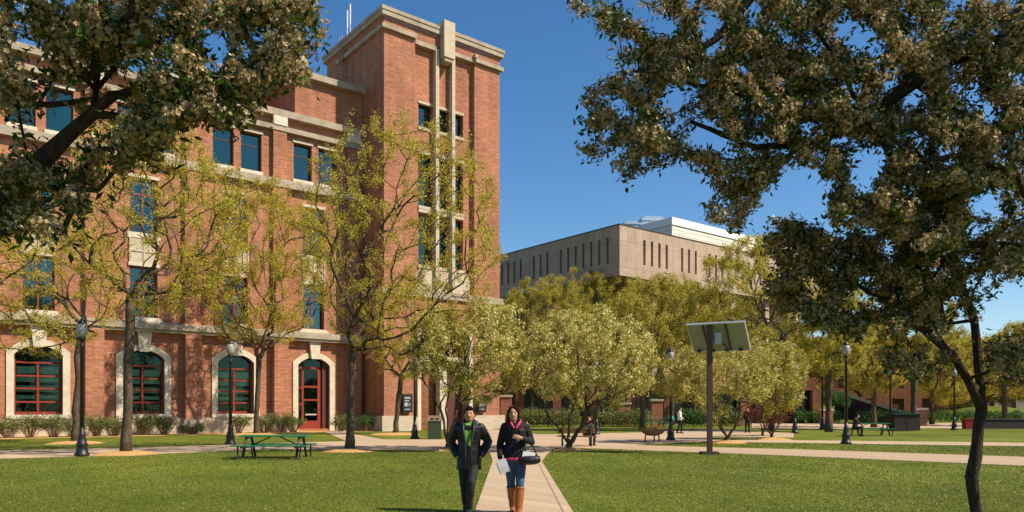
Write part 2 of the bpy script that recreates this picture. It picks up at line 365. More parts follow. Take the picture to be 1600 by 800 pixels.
def arc(a, b, zs, rise, n=12, off=0):
    w_ = (b-a)/2; R = (w_*w_+rise*rise)/(2*rise); cz = zs+rise-R; cx = (a+b)/2; th = math.asin(w_/R)
    return [(cx+(R+off)*math.sin(-th+2*th*i/n), cz+(R+off)*math.cos(-th+2*th*i/n)) for i in range(n+1)]
def arch_surround(mb, a, b, z0, zs, rise, wd, y0, y1):
    inn = arc(a, b, zs, rise); w2 = wd
    out = [(x, z) for x, z in arc(a, b, zs, rise, off=wd)]
    out[0] = (a-w2, zs+wd*0.55); out[-1] = (b+w2, zs+wd*0.55)
    for i in range(len(inn)-1): mb.prism([inn[i], inn[i+1], out[i+1], out[i]], y0, y1, 'y')
    mb.prism([(a-w2, z0), (a, z0), (a, zs), (a-w2, zs+wd*.55)], y0, y1, 'y'); mb.prism([(b, z0), (b+w2, z0), (b+w2, zs+wd*.55), (b, zs)], y0, y1, 'y')
def arch_fill(mb, a, b, zs, rise, ztop, y0, y1):
    P = arc(a, b, zs, rise)
    for i in range(len(P)-1): mb.prism([P[i], P[i+1], (P[i+1][0], ztop), (P[i][0], ztop)], y0, y1, 'y')

hall = empty('brick_hall', (P0[0], P0[1], 0), ANG, 'red brick hall with arched ground floor windows and tall corner tower', 'building')
VW = 3.3; BAYS = [-26.4, -20.75, -15.15, -9.45, -3.9]; PIL = [-23.6, -17.95, -12.3, -6.5, -0.9]
# --- wing
wmb = MB(); holes = []
for c in BAYS:
    holes.append((c-1.2, c+1.2, 0.17 if c == -3.9 else 1.28, 5.42))
    holes.append((c-.8, c+.8, 7.35, 10.55)); holes.append((c-.8, c+.8, 12.65, 16.1))
    holes.append((c-1.5, c-.15, 17.95, 20.55)); holes.append((c+.35, c+1.75, 17.95, 20.55))
wall(wmb, -34, 0.35, 0, 22.3, holes, VW, 0.55)
wmb.quad((-34, VW, 22.3), (0.3, VW, 22.3), (0.3, 16, 22.3), (-34, 16, 22.3))
wmb.quad((-34, 16, 0), (-34, VW, 0), (-34, VW, 22.3), (-34, 16, 22.3)); wmb.quad((0.3, 16, 0), (-34, 16, 0), (-34, 16, 22.3), (0.3, 16, 22.3))
for c in BAYS: arch_fill(wmb, c-1.2, c+1.2, 4.75, 0.55, 5.425, VW-.001, VW+.3)
wmb.build('wing_wall', BRICK, hall)
pm = MB()
for c in PIL:
    pm.box(c-.5, c+.5, VW-.55, VW+.02, 0, 6.44); pm.cut(); pm.box(c-.48, c+.48, VW-.32, VW+.02, 7.06, 17.08); pm.cut(); pm.box(c-.48, c+.48, VW-.32, VW+.02, 17.66, 21.0); pm.cut()
pm.split('pilaster', BRICK, hall)
pc = MB()
for c in PIL: pc.box(c-.5, c+.5, VW-.44, VW+.01, 21.38, 22.02); pc.cut()
pc.split('pilaster_cap', WHITE, hall)
lm = MB()
lm.box(-34, .0, VW-.62, VW+.01, 6.62, 6.95); lm.box(-34, .0, VW-.50, VW+.01, 6.44, 6.62); lm.box(-34, .0, VW-.42, VW+.01, 6.95, 7.08); lm.cut()
lm.box(-34, .0, VW-.40, VW+.01, 17.1, 17.55); lm.box(-34, .0, VW-.34, VW+.01, 17.55, 17.66); lm.cut()
lm.box(-34, .0, VW-.38, VW+.01, 21.02, 21.36); lm.cut(); lm.box(-34, .0, VW-.45, VW+.25, 22.02, 22.48)
lm.split('stone_ledge', LEDGE, hall)
pl = MB(); xs_ = [-34]
for c in PIL: pl.box(c-.6, c+.6, VW-.68, VW+.01, 0, 0.95); pl.cut()
prev = -34
pl.box(-34, -5.6, VW-.14, VW+.01, 0, 1.04); pl.cut(); pl.box(-2.2, 0, VW-.14, VW+.01, 0, 1.04)
pl.split('stone_base', STONE, hall)
sm = MB(); key = MB()
for c in BAYS:
    arch_surround(sm, c-1.2, c+1.2, 1.05 if c != -3.9 else 0.02, 4.75, 0.55, 0.38, VW-.10, VW+.35); sm.cut(); key.cut()
    key.prism([(c-.28, 5.2), (c+.28, 5.2), (c+.42, 6.43), (c-.42, 6.43)], VW-.30, VW-.05, 'y')
sm.split('arch_surround', WHITE, hall); key.split('keystone', WHITE, hall)
sill = MB()
for c in BAYS:
    if c != -3.9: sill.box(c-1.6, c+1.6, VW-.2, VW+.3, 1.04, 1.28)
    sill.cut(); sill.prism([(c-1.15, 7.08), (c+1.15, 7.08), (c+.9, 7.35), (c-.9, 7.35)], VW-.18, VW+.3, 'y'); sill.cut()
    sill.box(c-.9, c+.9, VW-.12, VW+.02, 10.55, 10.75); sill.cut()
    sill.box(c-.95, c+.95, VW-.10, VW-.02, 12.3, 12.65); sill.cut(); sill.box(c-.9, c+.9, VW-.05, VW+.02, 16.1, 16.3); sill.cut()
    for a, b in ((c-1.5, c-.15), (c+.35, c+1.75)):
        sill.box(a-.08, b+.08, VW-.08, VW+.02, 20.55, 20.74); sill.cut(); sill.box(a-.08, b+.08, VW-.10, VW+.3, 17.7, 17.95); sill.cut()
sill.split('window_sill', WHITE, hall)
sp = MB()
for c in BAYS:
    sp.box(c-.85, c+.85, VW-.06, VW-.005, 10.75, 12.3)
    for a in (-.85, -.05, .75): sp.box(c+a, c+a+.1, VW-.12, VW-.06, 10.75, 12.3)
    sp.box(c-.75, c-.05, VW-.11, VW-.06, 11.45, 11.55); sp.box(c+.05, c+.75, VW-.11, VW-.06, 11.45, 11.55); sp.cut()
sp.split('spandrel_panel', STONE, hall)
inm = MB(); inm.box(-33.5, -0.3, VW+1.6, VW+1.7, 0.1, 22)
for z in (0.12, 5.9, 11.3, 17.2): inm.box(-33.5, -0.3, VW+.6, VW+1.6, z, z+.1)
for c in PIL: inm.box(c-.1, c+.1, VW+.6, VW+1.6, .2, 22)
inm.build('dark_interior', INTER, hall)
for c in BAYS:
    if c != -3.9:
        wo_ = window(hall, c-1.2, c+1.2, 1.28, 5.4, VW+.42, rows=(0.74, 0.18, 0.55, 0.37), glass=GLASS, t=0.11, arch=0.5)
        bl = MB()
        for k, (za, zb) in enumerate(((2.2, 2.42), (2.62, 2.98), (3.2, 3.5), (3.68, 4.1))):
            for s in (-1, 1):
                bl.box(c+(-1.05 if s < 0 else .12), c+(-.12 if s < 0 else 1.05), VW+.58, VW+.62, za, zb)
        bl.build('blind', BLIND, wo_)
    else:
        dr = MB(); y = VW+.42
        for xa, xb, za, zb in ((c-1.2, c-1.1, .17, 5.0), (c-.75, c-.6, .17, 4.6), (c+.45, c+.62, .17, 4.6), (c-1.1, c+.75, 4.5, 4.66), (c-.6, c+.45, 3.15, 3.28), (c-.6, c+.45, 2.2, 2.32),
                               (c-.6, c+.45, .17, .75), (c-1.1, c-.75, .17, .75), (c-1.1, c-.75, 1.9, 2.0), (c-1.1, c-.75, 3.1, 3.2), (c+.62, c+.75, .17, 4.6)):
            dr.box(xa, xb, y-.05, y+.05, za, zb)
        do = dr.build('door', FRAME, hall)
        q = MB(); q.quad((c-1.19, y, .2), (c+1.19, y, .2), (c+1.19, y, 5.38), (c-1.19, y, 5.38)); q.build('pane', GLASS, do)
        q = MB(); q.box(c-.5, c+.35, y-.1, y-.055, 1.15, 1.25); q.build('handle', STONE, do)
        q = MB(); q.box(c+.76, c+1.19, y-.2, y+.1, .17, 5.2); q.build('side_panel', FRAMED, do)
    window(hall, c-.8, c+.8, 7.35, 10.55, VW+.4, rows=(0.68,), t=0.09)
    window(hall, c-.8, c+.8, 12.65, 16.1, VW+.4, rows=(0.72,), t=0.09)
    for a, b in ((c-1.5, c-.15), (c+.35, c+1.75)):
        window(hall, a, b, 17.95, 20.55, VW+.35, m=FRAMED, cols=1, rows=(0.68,), t=0.06)
# left end windows show pale teal roller blinds
for c in (-26.4, -20.75):
    q = MB()
    for a, b in ((c-1.5, c-.15), (c+.35, c+1.75)): q.box(a+.05, b-.05, VW+.45, VW+.47, 18.0, 20.0)
    q.build('blind', CURT, hall)
# --- roof block
rb = MB(); rb.box(-5.3, -0.02, VW+.02, 14, 22.3, 25.3); rb.cut(); rb.box(-11, -5.3, VW+5.3, 15, 22.3, 25.3); rb.split('roof_block', BRICK, hall)
rl = MB(); rl.box(-5.9, .75, VW-.45, 14.4, 25.24, 25.68); rl.cut(); rl.box(-11.4, -5.9, VW+5, 15.4, 25.24, 25.68); rl.split('roof_ledge', LEDGE, hall)
# --- tower
TW = 10.5; TD = 9.6; CR = 0.4
tm = MB()
tm.quad((0, 0, 0), (0, 0, 29.9), (0, TD, 29.9), (0, TD, 0)); tm.quad((TW, 0, 0), (TW, TD, 0), (TW, TD, 29.9), (TW, 0, 29.9)); tm.quad((0, TD, 0), (0, TD, 29.9), (TW, TD, 29.9), (TW, TD, 0))
tm.quad((0, 0, 29.9), (TW, 0, 29.9), (TW, TD, 29.9), (0, TD, 29.9))
x1, x2 = 2.6, 8.0
wall(tm, 0, x1, 0, 29.9, [], 0, 0.1); wall(tm, x2, TW, 0, 29.9, [], 0, 0.1)
tm.quad((x1, 0, 10.4), (x1, CR, 10.4), (x1, CR, 29.05), (x1, 0, 29.05)); tm.quad((x2, 0, 10.4), (x2, 0, 29.05), (x2, CR, 29.05), (x2, CR, 10.4))
WX = [(3.12, 4.36), (4.68, 5.84), (6.14, 7.2)]; WZ = [(22.85, 24.75, .6), (16.9, 21.0, .72), (12.45, 16.35, .72)]
th = [(a, b, c, d) for a, b in WX for c, d, _ in WZ]
wall(tm, x1, x2, 10.4, 29.05, th, CR, 0.5)
wall(tm, x1, x2, 29.05, 29.9, [], 0.02, .1); tm.quad((x1, 0.02, 29.05), (x2, 0.02, 29.05), (x2, CR, 29.05), (x1, CR, 29.05))
wall(tm, x1, x2, 0, 10.4, [(3.05, 7.45, 0, 8.1)], 0, 1.2)
arch_fill(tm, 3.05, 7.45, 7.3, 0.75, 8.15, -.001, .5)
tm.build('tower_wall', BRICK, hall)
tl = MB()
def ring(z0, z1, o):   # a band around the tower, butted corners
    tl.box(-o, TW+o, -o, 0.05, z0, z1); tl.box(-o, .05, .05, TD+o, z0, z1); tl.box(TW-.05, TW+o, .05, TD+o, z0, z1); tl.box(.05, TW-.05, TD-.05, TD+o, z0, z1)
ring(29.95, 30.30, .26); ring(30.30, 30.56, .32); tl.cut()
tl.box(-.25, x1, -.25, .05, 29.02, 29.34); tl.box(-.25, .05, .05, 7.5, 29.02, 29.34); tl.cut()
tl.box(x1, 4.5, -.05, CR+.05, 28.72, 29.04); tl.cut(); tl.box(6.0, x2, -.05, CR+.05, 28.86, 29.14); tl.box(x2, TW+.25, -.25, .05, 28.86, 29.18)
tl.box(x2-.12, x2+.12, -.3, CR, 29.18, 29.42); tl.cut()
tl.box(-.22, TW+.22, -.22, .05, 9.95, 10.5); tl.box(-.22, .04, .05, 3.2, 9.95, 10.5); tl.box(TW-.04, TW+.22, .05, TD, 9.95, 10.5)
tl.split('tower_ledge', LEDGE, hall)
tp = MB()
for a, b in ((4.37, 4.67), (5.85, 6.13)):
    tp.box(a, b, -.08, CR+.02, 10.52, 28.9); tp.cut()
tp.split('stone_fin', STONE, hall)
ky = MB(); ky.box(4.78, 5.76, -.62, .3, 28.25, 31.0); ky.box(4.9, 5.64, -.5, .3, 28.0, 28.25); ky.build('tower_keystone', STONE, hall)
tb = MB()
for a, b in WX:
    for c, d, _ in WZ:
        tb.cut(); tb.box(a-.04, b+.04, CR-.10, CR+.3, c-.24, c-.002)
        if d > 20: tb.cut(); tb.box(a-.04, b+.04, CR-.06, CR+.25, d-.16, d+.03)
    tb.cut(); tb.box(a-.02, b+.02, CR-.08, CR+.02, 16.4, 16.64)
tb.cut(); tb.prism([(2.75, 10.52), (7.7, 10.52), (7.7, 11.7), (7.3, 12.1), (3.15, 12.1), (2.75, 11.7)], CR-.2, CR+.01, 'y')
tb.split('tower_sill', STONE, hall)
ti = MB(); ti.box(2.7, 7.9, CR+1.3, CR+1.4, 10.5, 28)
for z in (12.3, 16.6, 22.6): ti.box(2.7, 7.9, CR+.55, CR+1.3, z, z+.1)
ti.box(2.7, 7.9, 3.2, 3.3, 0, 9.5)
ti.build('dark_interior', INTER, hall)
for a, b in WX:
    for c, d, r in WZ:
        wq = window(hall, a, b, c, d, CR+.4, m=FRAMED, cols=1, rows=(r,), t=0.06, shade=(.1 if c > 22 else 0), glass=GLASSB if c > 22 else GLASS)
        if c < 22:
            q = MB(); q.box(a+.02, a+(b-a)*.62, CR+.47, CR+.49, c, c+(d-c)*.66); q.build('curtain', CURT, wq)
            q = MB(); q.box(a+(b-a)*.5, b, CR+.52, CR+.54, c, d); q.build('curtain', mat('deep_teal', (0.015, 0.20, 0.17), .8), wq)
po = MB(); arch_surround(po, 3.05, 7.45, 0.02, 7.3, 0.75, 0.3, -.12, .45)
po.box(4.85, 5.45, .1, .7, .02, 5.6); po.box(3.05, 4.85, .15, .6, 5.2, 5.6); po.box(5.45, 7.45, .15, .6, 5.2, 5.6)
po.build('portal_surround', WHITE, hall)
pb = MB(); pb.box(3.06, 4.84, .9, 1.1, 0, 5.2); pb.build('portal_door', BRICK2, hall)
pb = MB(); pb.box(5.5, 7.4, .9, 1.0, 0, 5.2)
pb.build('portal_door', FRAMED, hall)
pg = MB()
for x in (3.8, 4.5, 5.25, 6.0, 6.7): pg.box(x-.04, x+.04, .5, .58, 5.6, 8.0)
for z in (6.3, 7.1): pg.box(3.06, 7.44, .505, .575, z-.04, z+.04)
go_ = pg.build('fanlight', FRAMED, hall)
q = MB(); q.quad((3.06, .54, 5.6), (7.44, .54, 5.6), (7.44, .54, 8.1), (3.06, .54, 8.1)); q.build('pane', GLASS, go_)
tpb = MB()
tpb.prism([(-.3, 0), (2.75, 0), (2.75, .8), (2.45, 1.1), (-.3, 1.1)], -.3, .02, 'y'); tpb.box(-.3, .02, .02, 3.0, 0, 1.1); tpb.cut()
tpb.prism([(7.75, 0), (TW+.3, 0), (TW+.3, 1.1), (8.05, 1.1), (7.75, .8)], -.3, .02, 'y'); tpb.box(TW-.02, TW+.3, .02, TD, 0, 1.1)
tpb.split('tower_base', STONE, hall)
sb = MB(); sb.box(-.02, .0, 7.1, 7.9, 23.0, 27.2); sb.build('service_door', BRICK2, hall)
ld = MB()
for y in (6.15, 6.6): ld.tube([(-.35, y, 22.5), (-.35, y, 30.9)], .035, 6)
for k in range(26): ld.tube([(-.35, 6.15, 22.7+k*.31), (-.35, 6.6, 22.7+k*.31)], .02, 5)
for z in (24, 26.5, 29):
    for y in (6.15, 6.6): ld.box(-.35, 0, y-.02, y+.02, z, z+.04)
ld.build('roof_ladder', LEDGE, hall)
WM = mat('white_metal', (0.8, 0.8, 0.8), .4)
for (y, h_) in ((6.1, 2.3), (5.6, 2.6)):
    an = MB(); an.tube([(.1, y, 30.6), (.1, y, 30.6+h_*.4)], .03, 6); an.tube([(.1, y, 30.6+h_*.4), (.1, y, 30.6+h_)], .055, 8); an.build('antenna', WM, hall)
dp = MB(); dp.tube([(-8.05, VW-.08, 1.1), (-8.05, VW-.08, 6.4)], .08, 8); dp.build('downspout', FRAME, hall)
# signs by the portal
def wall_sign(s, label):
    o = empty('wall_sign', (P0[0]+s*math.cos(ANG)+.36*math.sin(ANG), P0[1]+s*math.sin(ANG)-.36*math.cos(ANG), 1.35), ANG, label, 'sign')
    m = MB(); m.box(-.4, .4, -.02, .33, 0, 1.35); m.build('sign_panel', BLACK, o)
    m = MB(); rr = random.Random(3)
    m.box(-.26, .22, -.03, -.021, 1.0, 1.12); m.box(-.26, .1, -.03, -.021, .82, .9); m.box(-.28, -.02, -.03, -.021, .45, .72)
    for k in range(3): m.box(.04, .04+.12+.1*rr.random(), -.03, -.021, .46+.09*k, .5+.09*k)
    m.box(-.26, .2, -.03, -.021, .2, .26)
    m.build('lettering', mat('sign_grey', (0.35, 0.36, 0.36), .6), o)
wall_sign(1.75, 'dark square sign on brick wall between the young tree and the portal')
wall_sign(8.5, 'dark sign on brick wall behind the two walkers, past the portal')

# ------------------------------------------------------------------ concrete library
LX, LY = (968-800)/F*85, 85.0
lib = empty('concrete_library', (LX, LY, 0), ANG, 'brown precast concrete library with narrow slit windows and overhanging top floor', 'building')
sr = [4.25+1.345*k for k in range(4)] + [11.2+1.345*k for k in range(3)] + [16.7+1.345*k for k in range(4)] + [24+1.345*k for k in range(4)] + [31+1.345*k for k in range(3)] + [37+1.345*k for k in range(4)]
sl_ = [1.93+1.345*k for k in range(7)] + [12.55+1.345*k for k in range(3)] + [17.95+1.345*k for k in range(4)] + [25.2+1.345*k for k in range(7)] + [36+1.345*k for k in range(3)]
lw = MB(); wall(lw, 0, 46, 16.9, 22.7, [(s-.21, s+.21, 18.55, 21.5) for s in sr], 0, .5)
lw.build('upper_wall', CONC, lib)
lw2 = MB(); wall(lw2, 0, 50, 16.9, 22.7, [(s-.21, s+.21, 18.55, 21.5) for s in sl_], 0, .5)
lo_ = lw2.build('upper_wall', CONC, lib); lo_.scale = (-1, 1, 1); lo_.rotation_euler = (0, 0, math.radians(-90)); 
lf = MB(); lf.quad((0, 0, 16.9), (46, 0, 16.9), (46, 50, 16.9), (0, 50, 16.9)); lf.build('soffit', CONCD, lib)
lf = MB(); lf.box(.02, 45.98, .02, 49.98, 22.6, 22.69); lf.box(-.06, 46, -.06, .3, 22.702, 22.82); lf.box(-.06, .3, .3, 50, 22.702, 22.82); lf.build('roof', mat('dark_cap', (0.05, 0.045, 0.045), .7), lib)
lf = MB(); lf.box(.6, 45, .6, .7, 17, 22.5); lf.box(.6, .7, .7, 49, 17, 22.5); lf.build('dark_interior', INTER, lib)
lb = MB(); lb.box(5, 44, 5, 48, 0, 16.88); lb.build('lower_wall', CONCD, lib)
lc = MB()
for x in (7, 15, 23, 31, 39): lc.box(x-.5, x+.5, .8, 1.8, 0, 16.89); lc.cut()
for y in (8, 16, 24, 32): lc.box(.8, 1.8, y-.5, y+.5, 0, 16.89); lc.cut()
lc.split('column', CONC, lib)
for z in (6, 9.5, 13):
    q = MB(); q.box(6, 43, 4.93, 4.99, z, z+1.8); q.cut(); q.box(4.93, 4.99, 6, 46, z, z+1.8); q.split('window', FRAMED, lib)
ph = MB(); ph.box(0, 34, 0, 5.6, 22.7, 26.2); po_ = W(1050, 500, 100); 
pho = empty('roof_plant_room', (po_[0], po_[1], 22.7), ANG, 'cream clad plant room standing on the concrete library roof', 'plant room')
m_ = MB(); m_.box(0, 34, 0, 5.8, 0, 3.7); m_.build('wall', PENT, pho)
m_ = MB(); m_.box(-.15, 34.1, -.15, 5.9, 3.702, 4.7); m_.build('parapet', mat('white_band', (0.82, 0.80, 0.74), .6), pho)
m_ = MB()
for k in range(1, 6): m_.box(-.02, 34, -.02, -.002, k*.62, k*.62+.03)
m_.build('cladding_groove', LEDGE, pho)
def cooling(px0, px1, Y, ztop, label):
    x0, x1_ = (px0-800)/F*Y, (px1-800)/F*Y; w_ = (x1_-x0)
    o = empty('cooling_unit', ((x0+x1_)/2, Y+1.5, 22.7), ANG*0.2, label, 'cooling unit', 'cooling units on the library roof')
    h_ = ztop-22.7
    b = MB(); b.box(-w_/2, w_/2, -1.4, 1.4, 0, h_*.85); b.build('casing', UNIT, o)
    b = MB(); b.box(-w_/2-.08, w_/2+.08, -1.5, 1.5, h_*.85+.002, h_*.9); b.box(-w_/2+.4, w_/2-.4, -1.1, 1.1, h_*.9+.002, h_*.95); b.build('fan_cowl', UNIT, o)
    b = MB()
    for k in range(7): b.box(-w_/2+.1, w_/2-.1, -1.43, -1.402, h_*(.15+.08*k), h_*(.15+.08*k)+.05)
    b.build('louvre', BLACK, o)
cooling(974, 1000, 104, 28.3, 'small blue grey cooling unit at the roof corner of the library')
cooling(1001, 1040, 107, 29.8, 'large blue grey cooling unit beside the cream plant room')

# low brick building with glass bays under the library
lowb = empty('low_brick_building', (-1, 80, 0), 0, 'low brick building with dark green glass bays behind the blossoming trees', 'building')
q = MB(); q.box(-3, 34, .5, 5, 3.6, 5.0); q.build('fascia', BRICK2, lowb)
q = MB()
for k in range(10): q.box(-2.6+k*4, -1.7+k*4, 0, .9, 0, 3.6); q.cut()
q.split('pier', BRICK2, lowb)
q = MB(); q.box(-3, 34, 1.1, 5, 0, 3.6); q.build('glass_front', mat('green_glass', (0.01, 0.03, 0.022), .1, spec=.5), lowb)
q = MB()
for k in range(36): q.box(-2.5+k, -2.44+k, 1.03, 1.1, 0, 3.6)
q.box(-3, 34, 1.02, 1.1, 1.2, 1.28); q.build('mullion', mat('green_metal', (0.02, 0.07, 0.045), .5), lowb)
def far_building(name, px0, px1, Y, h, dep, m, label, band=None, rows=2):
    x0, x1_ = (px0-800)/F*Y, (px1-800)/F*Y; o = empty(name, (x0, Y, 0), 0, label, 'building'); w_ = x1_-x0
    hs_ = []; n = max(2, int(w_/4))
    for k in range(n):
        for r in range(rows):
            c = w_*(k+.5)/n; z = 1.2+r*(h-1.5)/rows; hs_.append((c-.9, c+.9, z, z+(h-1.5)/rows*.55))
    b = MB(); wall(b, 0, w_, 0, h, hs_, 0, .3); b.quad((0, 0, 0), (0, 0, h), (0, dep, h), (0, dep, 0)); b.quad((w_, 0, 0), (w_, dep, 0), (w_, dep, h), (w_, 0, h)); b.quad((0, 0, h), (w_, 0, h), (w_, dep, h), (0, dep, h)); b.quad((0, dep, 0), (0, dep, h), (w_, dep, h), (w_, dep, 0)); b.build('wall', m, o)
    b = MB(); b.box(-.2, w_+.2, -.2, dep+.2, h+.002, h+.4); b.build('parapet', band or LEDGE, o)
    b = MB()
    for q_ in hs_: b.box(q_[0], q_[1], .25, .29, q_[2], q_[3]); b.cut()
    b.split('window', FRAMED, o); return o
far_building('brick_building', 1240, 1520, 112, 12, 12, BRICK2, 'dark red brick building behind the grass mound and sloping wall', rows=3)
far_building('tan_building', 1530, 1800, 150, 6, 12, CONCD, 'low tan building among trees at the far right edge', rows=1)

# sloping ramp wall on the mound
rw = empty('ramp_wall', (0, 0, 0), 0, 'dark sloping ramp wall with pale stone cap on the grass mound', 'wall')
a0 = W(1306, 612, 84); a1 = W(1412, 646, 80)
q = MB(); q.add([(a0[0], a0[1], 0), (a1[0], a1[1], 0), (a1[0], a1[1], a1[2]-.12), (a0[0], a0[1], a0[2]-.12), (a0[0], a0[1]+.4, 0), (a1[0], a1[1]+.4, 0), (a1[0], a1[1]+.4, a1[2]-.12), (a0[0], a0[1]+.4, a0[2]-.12)],
                [(0, 1, 2, 3), (5, 4, 7, 6), (3, 2, 6, 7), (1, 5, 6, 2), (4, 0, 3, 7)]); q.build('wall_body', mat('dark_panel', (0.035, 0.025, 0.02), .8), rw)
q = MB(); z0_, z1_ = a0[2]-.118, a1[2]-.118
q.add([(a0[0]-.2, a0[1]-.1, z0_), (a1[0]+.1, a1[1]-.1, z1_), (a1[0]+.1, a1[1]-.1, z1_+.35), (a0[0]-.2, a0[1]-.1, z0_+.35), (a0[0]-.2, a0[1]+.5, z0_), (a1[0]+.1, a1[1]+.5, z1_), (a1[0]+.1, a1[1]+.5, z1_+.35), (a0[0]-.2, a0[1]+.5, z0_+.35)],
      [(0, 1, 2, 3), (5, 4, 7, 6), (3, 2, 6, 7), (1, 5, 6, 2), (4, 0, 3, 7), (0, 4, 5, 1)]); q.build('wall_cap', STONE, rw)

# ------------------------------------------------------------------ vegetation
def rot_rand(rng, n):
    q = rng.normal(size=(n, 4)); q /= np.linalg.norm(q, axis=1, keepdims=True); a, b, c, d = q.T
    return np.stack([np.stack([1-2*(c*c+d*d), 2*(b*c-a*d), 2*(b*d+a*c)], -1), np.stack([2*(b*c+a*d), 1-2*(b*b+d*d), 2*(c*d-a*b)], -1), np.stack([2*(b*d-a*c), 2*(c*d+a*b), 1-2*(b*b+c*c)], -1)], 1)
def leaf_template(rng, n, rc, ln, wd):
    """n pointed leaves spread in a clump; every leaf a folded pair of quads sharing the midrib = one quad of 4 verts"""
    base = np.array([(0, 0, 0), (wd/2, ln*.45, wd*.12), (0, ln, -ln*.12), (-wd/2, ln*.45, wd*.12)])
    R = rot_rand(rng, n); s = rng.uniform(.65, 1.25, n)
    c = rng.normal(0, rc*.5, (n, 3))
    V = np.einsum('nij,kj->nki', R, base)*s[:, None, None] + c[:, None, :]
    return V.reshape(-1, 3), np.arange(n*4).reshape(-1, 4)
def flower_template(rng, n, rc, fr):
    """n five-petalled flowers on a small dome"""
    Vs = []
    for k in range(n):
        d = rng.normal(size=3); d[2] = abs(d[2])*.8 - .2; d /= np.linalg.norm(d); c = d*rc*rng.uniform(.55, 1)
        t = np.cross(d, (0.3, .5, .8)); t /= np.linalg.norm(t); b = np.cross(d, t); f = fr*rng.uniform(.75, 1.2); a0 = rng.uniform(0, 6.28)
        for p in range(5):
            a = a0+p*1.2566
            r1 = t*math.cos(a)+b*math.sin(a); rl_ = t*math.cos(a-.55)+b*math.sin(a-.55); rr_ = t*math.cos(a+.55)+b*math.sin(a+.55)
            Vs += [c, c+rl_*f*.72+d*f*.25, c+r1*f*1.05+d*f*.3, c+rr_*f*.72+d*f*.25]
    V = np.array(Vs); return V, np.arange(len(V)).reshape(-1, 4)
def place(rng, temps, pos, smin=.8, smax=1.25):
    ids = rng.integers(0, len(temps), len(pos)); R = rot_rand(rng, len(pos)); s = rng.uniform(smin, smax, len(pos)); VV = []; FF = []; off = 0
    for t, (V, Fq) in enumerate(temps):
        k = np.where(ids == t)[0]
        if len(k) == 0: continue
        P = np.einsum('nij,kj->nki', R[k], V)*s[k][:, None, None]+pos[k][:, None, :]
        VV.append(P.reshape(-1, 3)); FF.append((Fq[None]+(np.arange(len(k))*len(V))[:, None, None]).reshape(-1, 4)+off); off += len(k)*len(V)
    return np.concatenate(VV), np.concatenate(FF)
RT = np.random.default_rng(77)
T_LEAF = [leaf_template(RT, 11, .14, .062, .038) for _ in range(8)]       # mid distance trees
T_FAR = [leaf_template(RT, 9, .35, .21, .13) for _ in range(8)]
T_SHR = [leaf_template(RT, 10, .12, .07, .045) for _ in range(6)]
T_MFL = [flower_template(RT, 6, .10, .034) for _ in range(8)]
T_FFL = [flower_template(RT, 14, .055, .015) for _ in range(12)]         # foreground blossom
T_FLF = [leaf_template(RT, 6, .07, .055, .022) for _ in range(10)]

class Grower:
    def __init__(s, rng): s.P = []; s.par = []; s.L = []; s.D = []; s.chains = []; s.rng = rng; s.tips = []; s.gauge = {}
    def chain(s, k, pts, fixed=None):
        ids = [k] if k is not None else []
        for i, p in enumerate(pts):
            p = np.array(p, float)
            if k is None: s.P.append(p); s.par.append(-1); s.L.append(0); s.D.append(np.array((0, 0, 1.)))
            else:
                d = p-s.P[k]; l = np.linalg.norm(d)+1e-9; s.P.append(p); s.par.append(k); s.L.append(s.L[k]+l); s.D.append(d/l)
            k = len(s.P)-1; ids.append(k)
            if fixed: s.gauge[k] = fixed[i]
        s.chains.append(ids); return ids
    def grow(s, targets, alpha=.35, step=.5, jit=.05, start=0, droop=0, curve=.35):
        c = s.P[start]; T = sorted(targets, key=lambda t: np.linalg.norm(t-c))
        for t in T:
            A = np.array(s.P[start:]); d = np.linalg.norm(A-t, axis=1); Dv = np.array(s.D[start:])
            cosv = np.einsum('ij,ij->i', Dv, (t-A))/(d+1e-6)
            k = int(np.argmin(d*(1.35-.35*cosv)+alpha*np.array(s.L[start:])))+start
            dd = np.linalg.norm(t-s.P[k])
            if dd < step*.15: continue
            n = max(1, int(round(dd/step))); p0 = s.P[k]; ctl = p0+s.D[k]*dd*curve
            pts = []
            for i in range(1, n+1):
                u_ = i/n; q = (1-u_)**2*p0+2*u_*(1-u_)*ctl+u_*u_*t
                if i < n: q = q+s.rng.normal(0, jit*min(1, dd), 3)
                q = q-np.array((0, 0, droop*u_*u_))
                pts.append(q)
            ids = s.chain(k, pts); s.tips.append(ids[-1])
    def radii(s, tip, base, e=2.2):
        n = len(s.P); acc = np.zeros(n); ch = np.zeros(n, int)
        for i in range(n-1, -1, -1):
            if acc[i] == 0: acc[i] = 1
            if s.par[i] >= 0: acc[s.par[i]] += acc[i] + (0 if acc[s.par[i]] else 1)
        # node count based pipe model
        r = acc**(1/e); r = tip+(r-r.min())/(r.max()-r.min()+1e-9)*(base-tip)
        for k, v in s.gauge.items(): r[k] = v
        s.r = r; s.acc = acc; return r
    def mesh(s, name, m, parent, rng, rough=0.08, inv=None):
        mb = MB(); r = s.r
        for ids in s.chains:
            if len(ids) < 2: continue
            P = [s.P[i] for i in ids]; rr = [r[i] for i in ids]
            if ids[0] != 0: rr[0] = min(rr[0], rr[1]*1.25)
            mx = max(rr); n = 9 if mx > .1 else (6 if mx > .03 else (4 if mx > .012 else 3))
            if mx > .05:
                P2 = [P[0]]; r2 = [rr[0]]
                for a, b, ra, rb_ in zip(P, P[1:], rr, rr[1:]):
                    P2 += [a*.5+b*.5+rng.normal(0, min(ra, .12)*.18, 3), b]; r2 += [(ra+rb_)/2*(1+rng.normal(0, rough)), rb_]
                P, rr = P2, r2
            mb.tube(P, rr, n)
        return mb.build(name, m, parent, smooth=True)

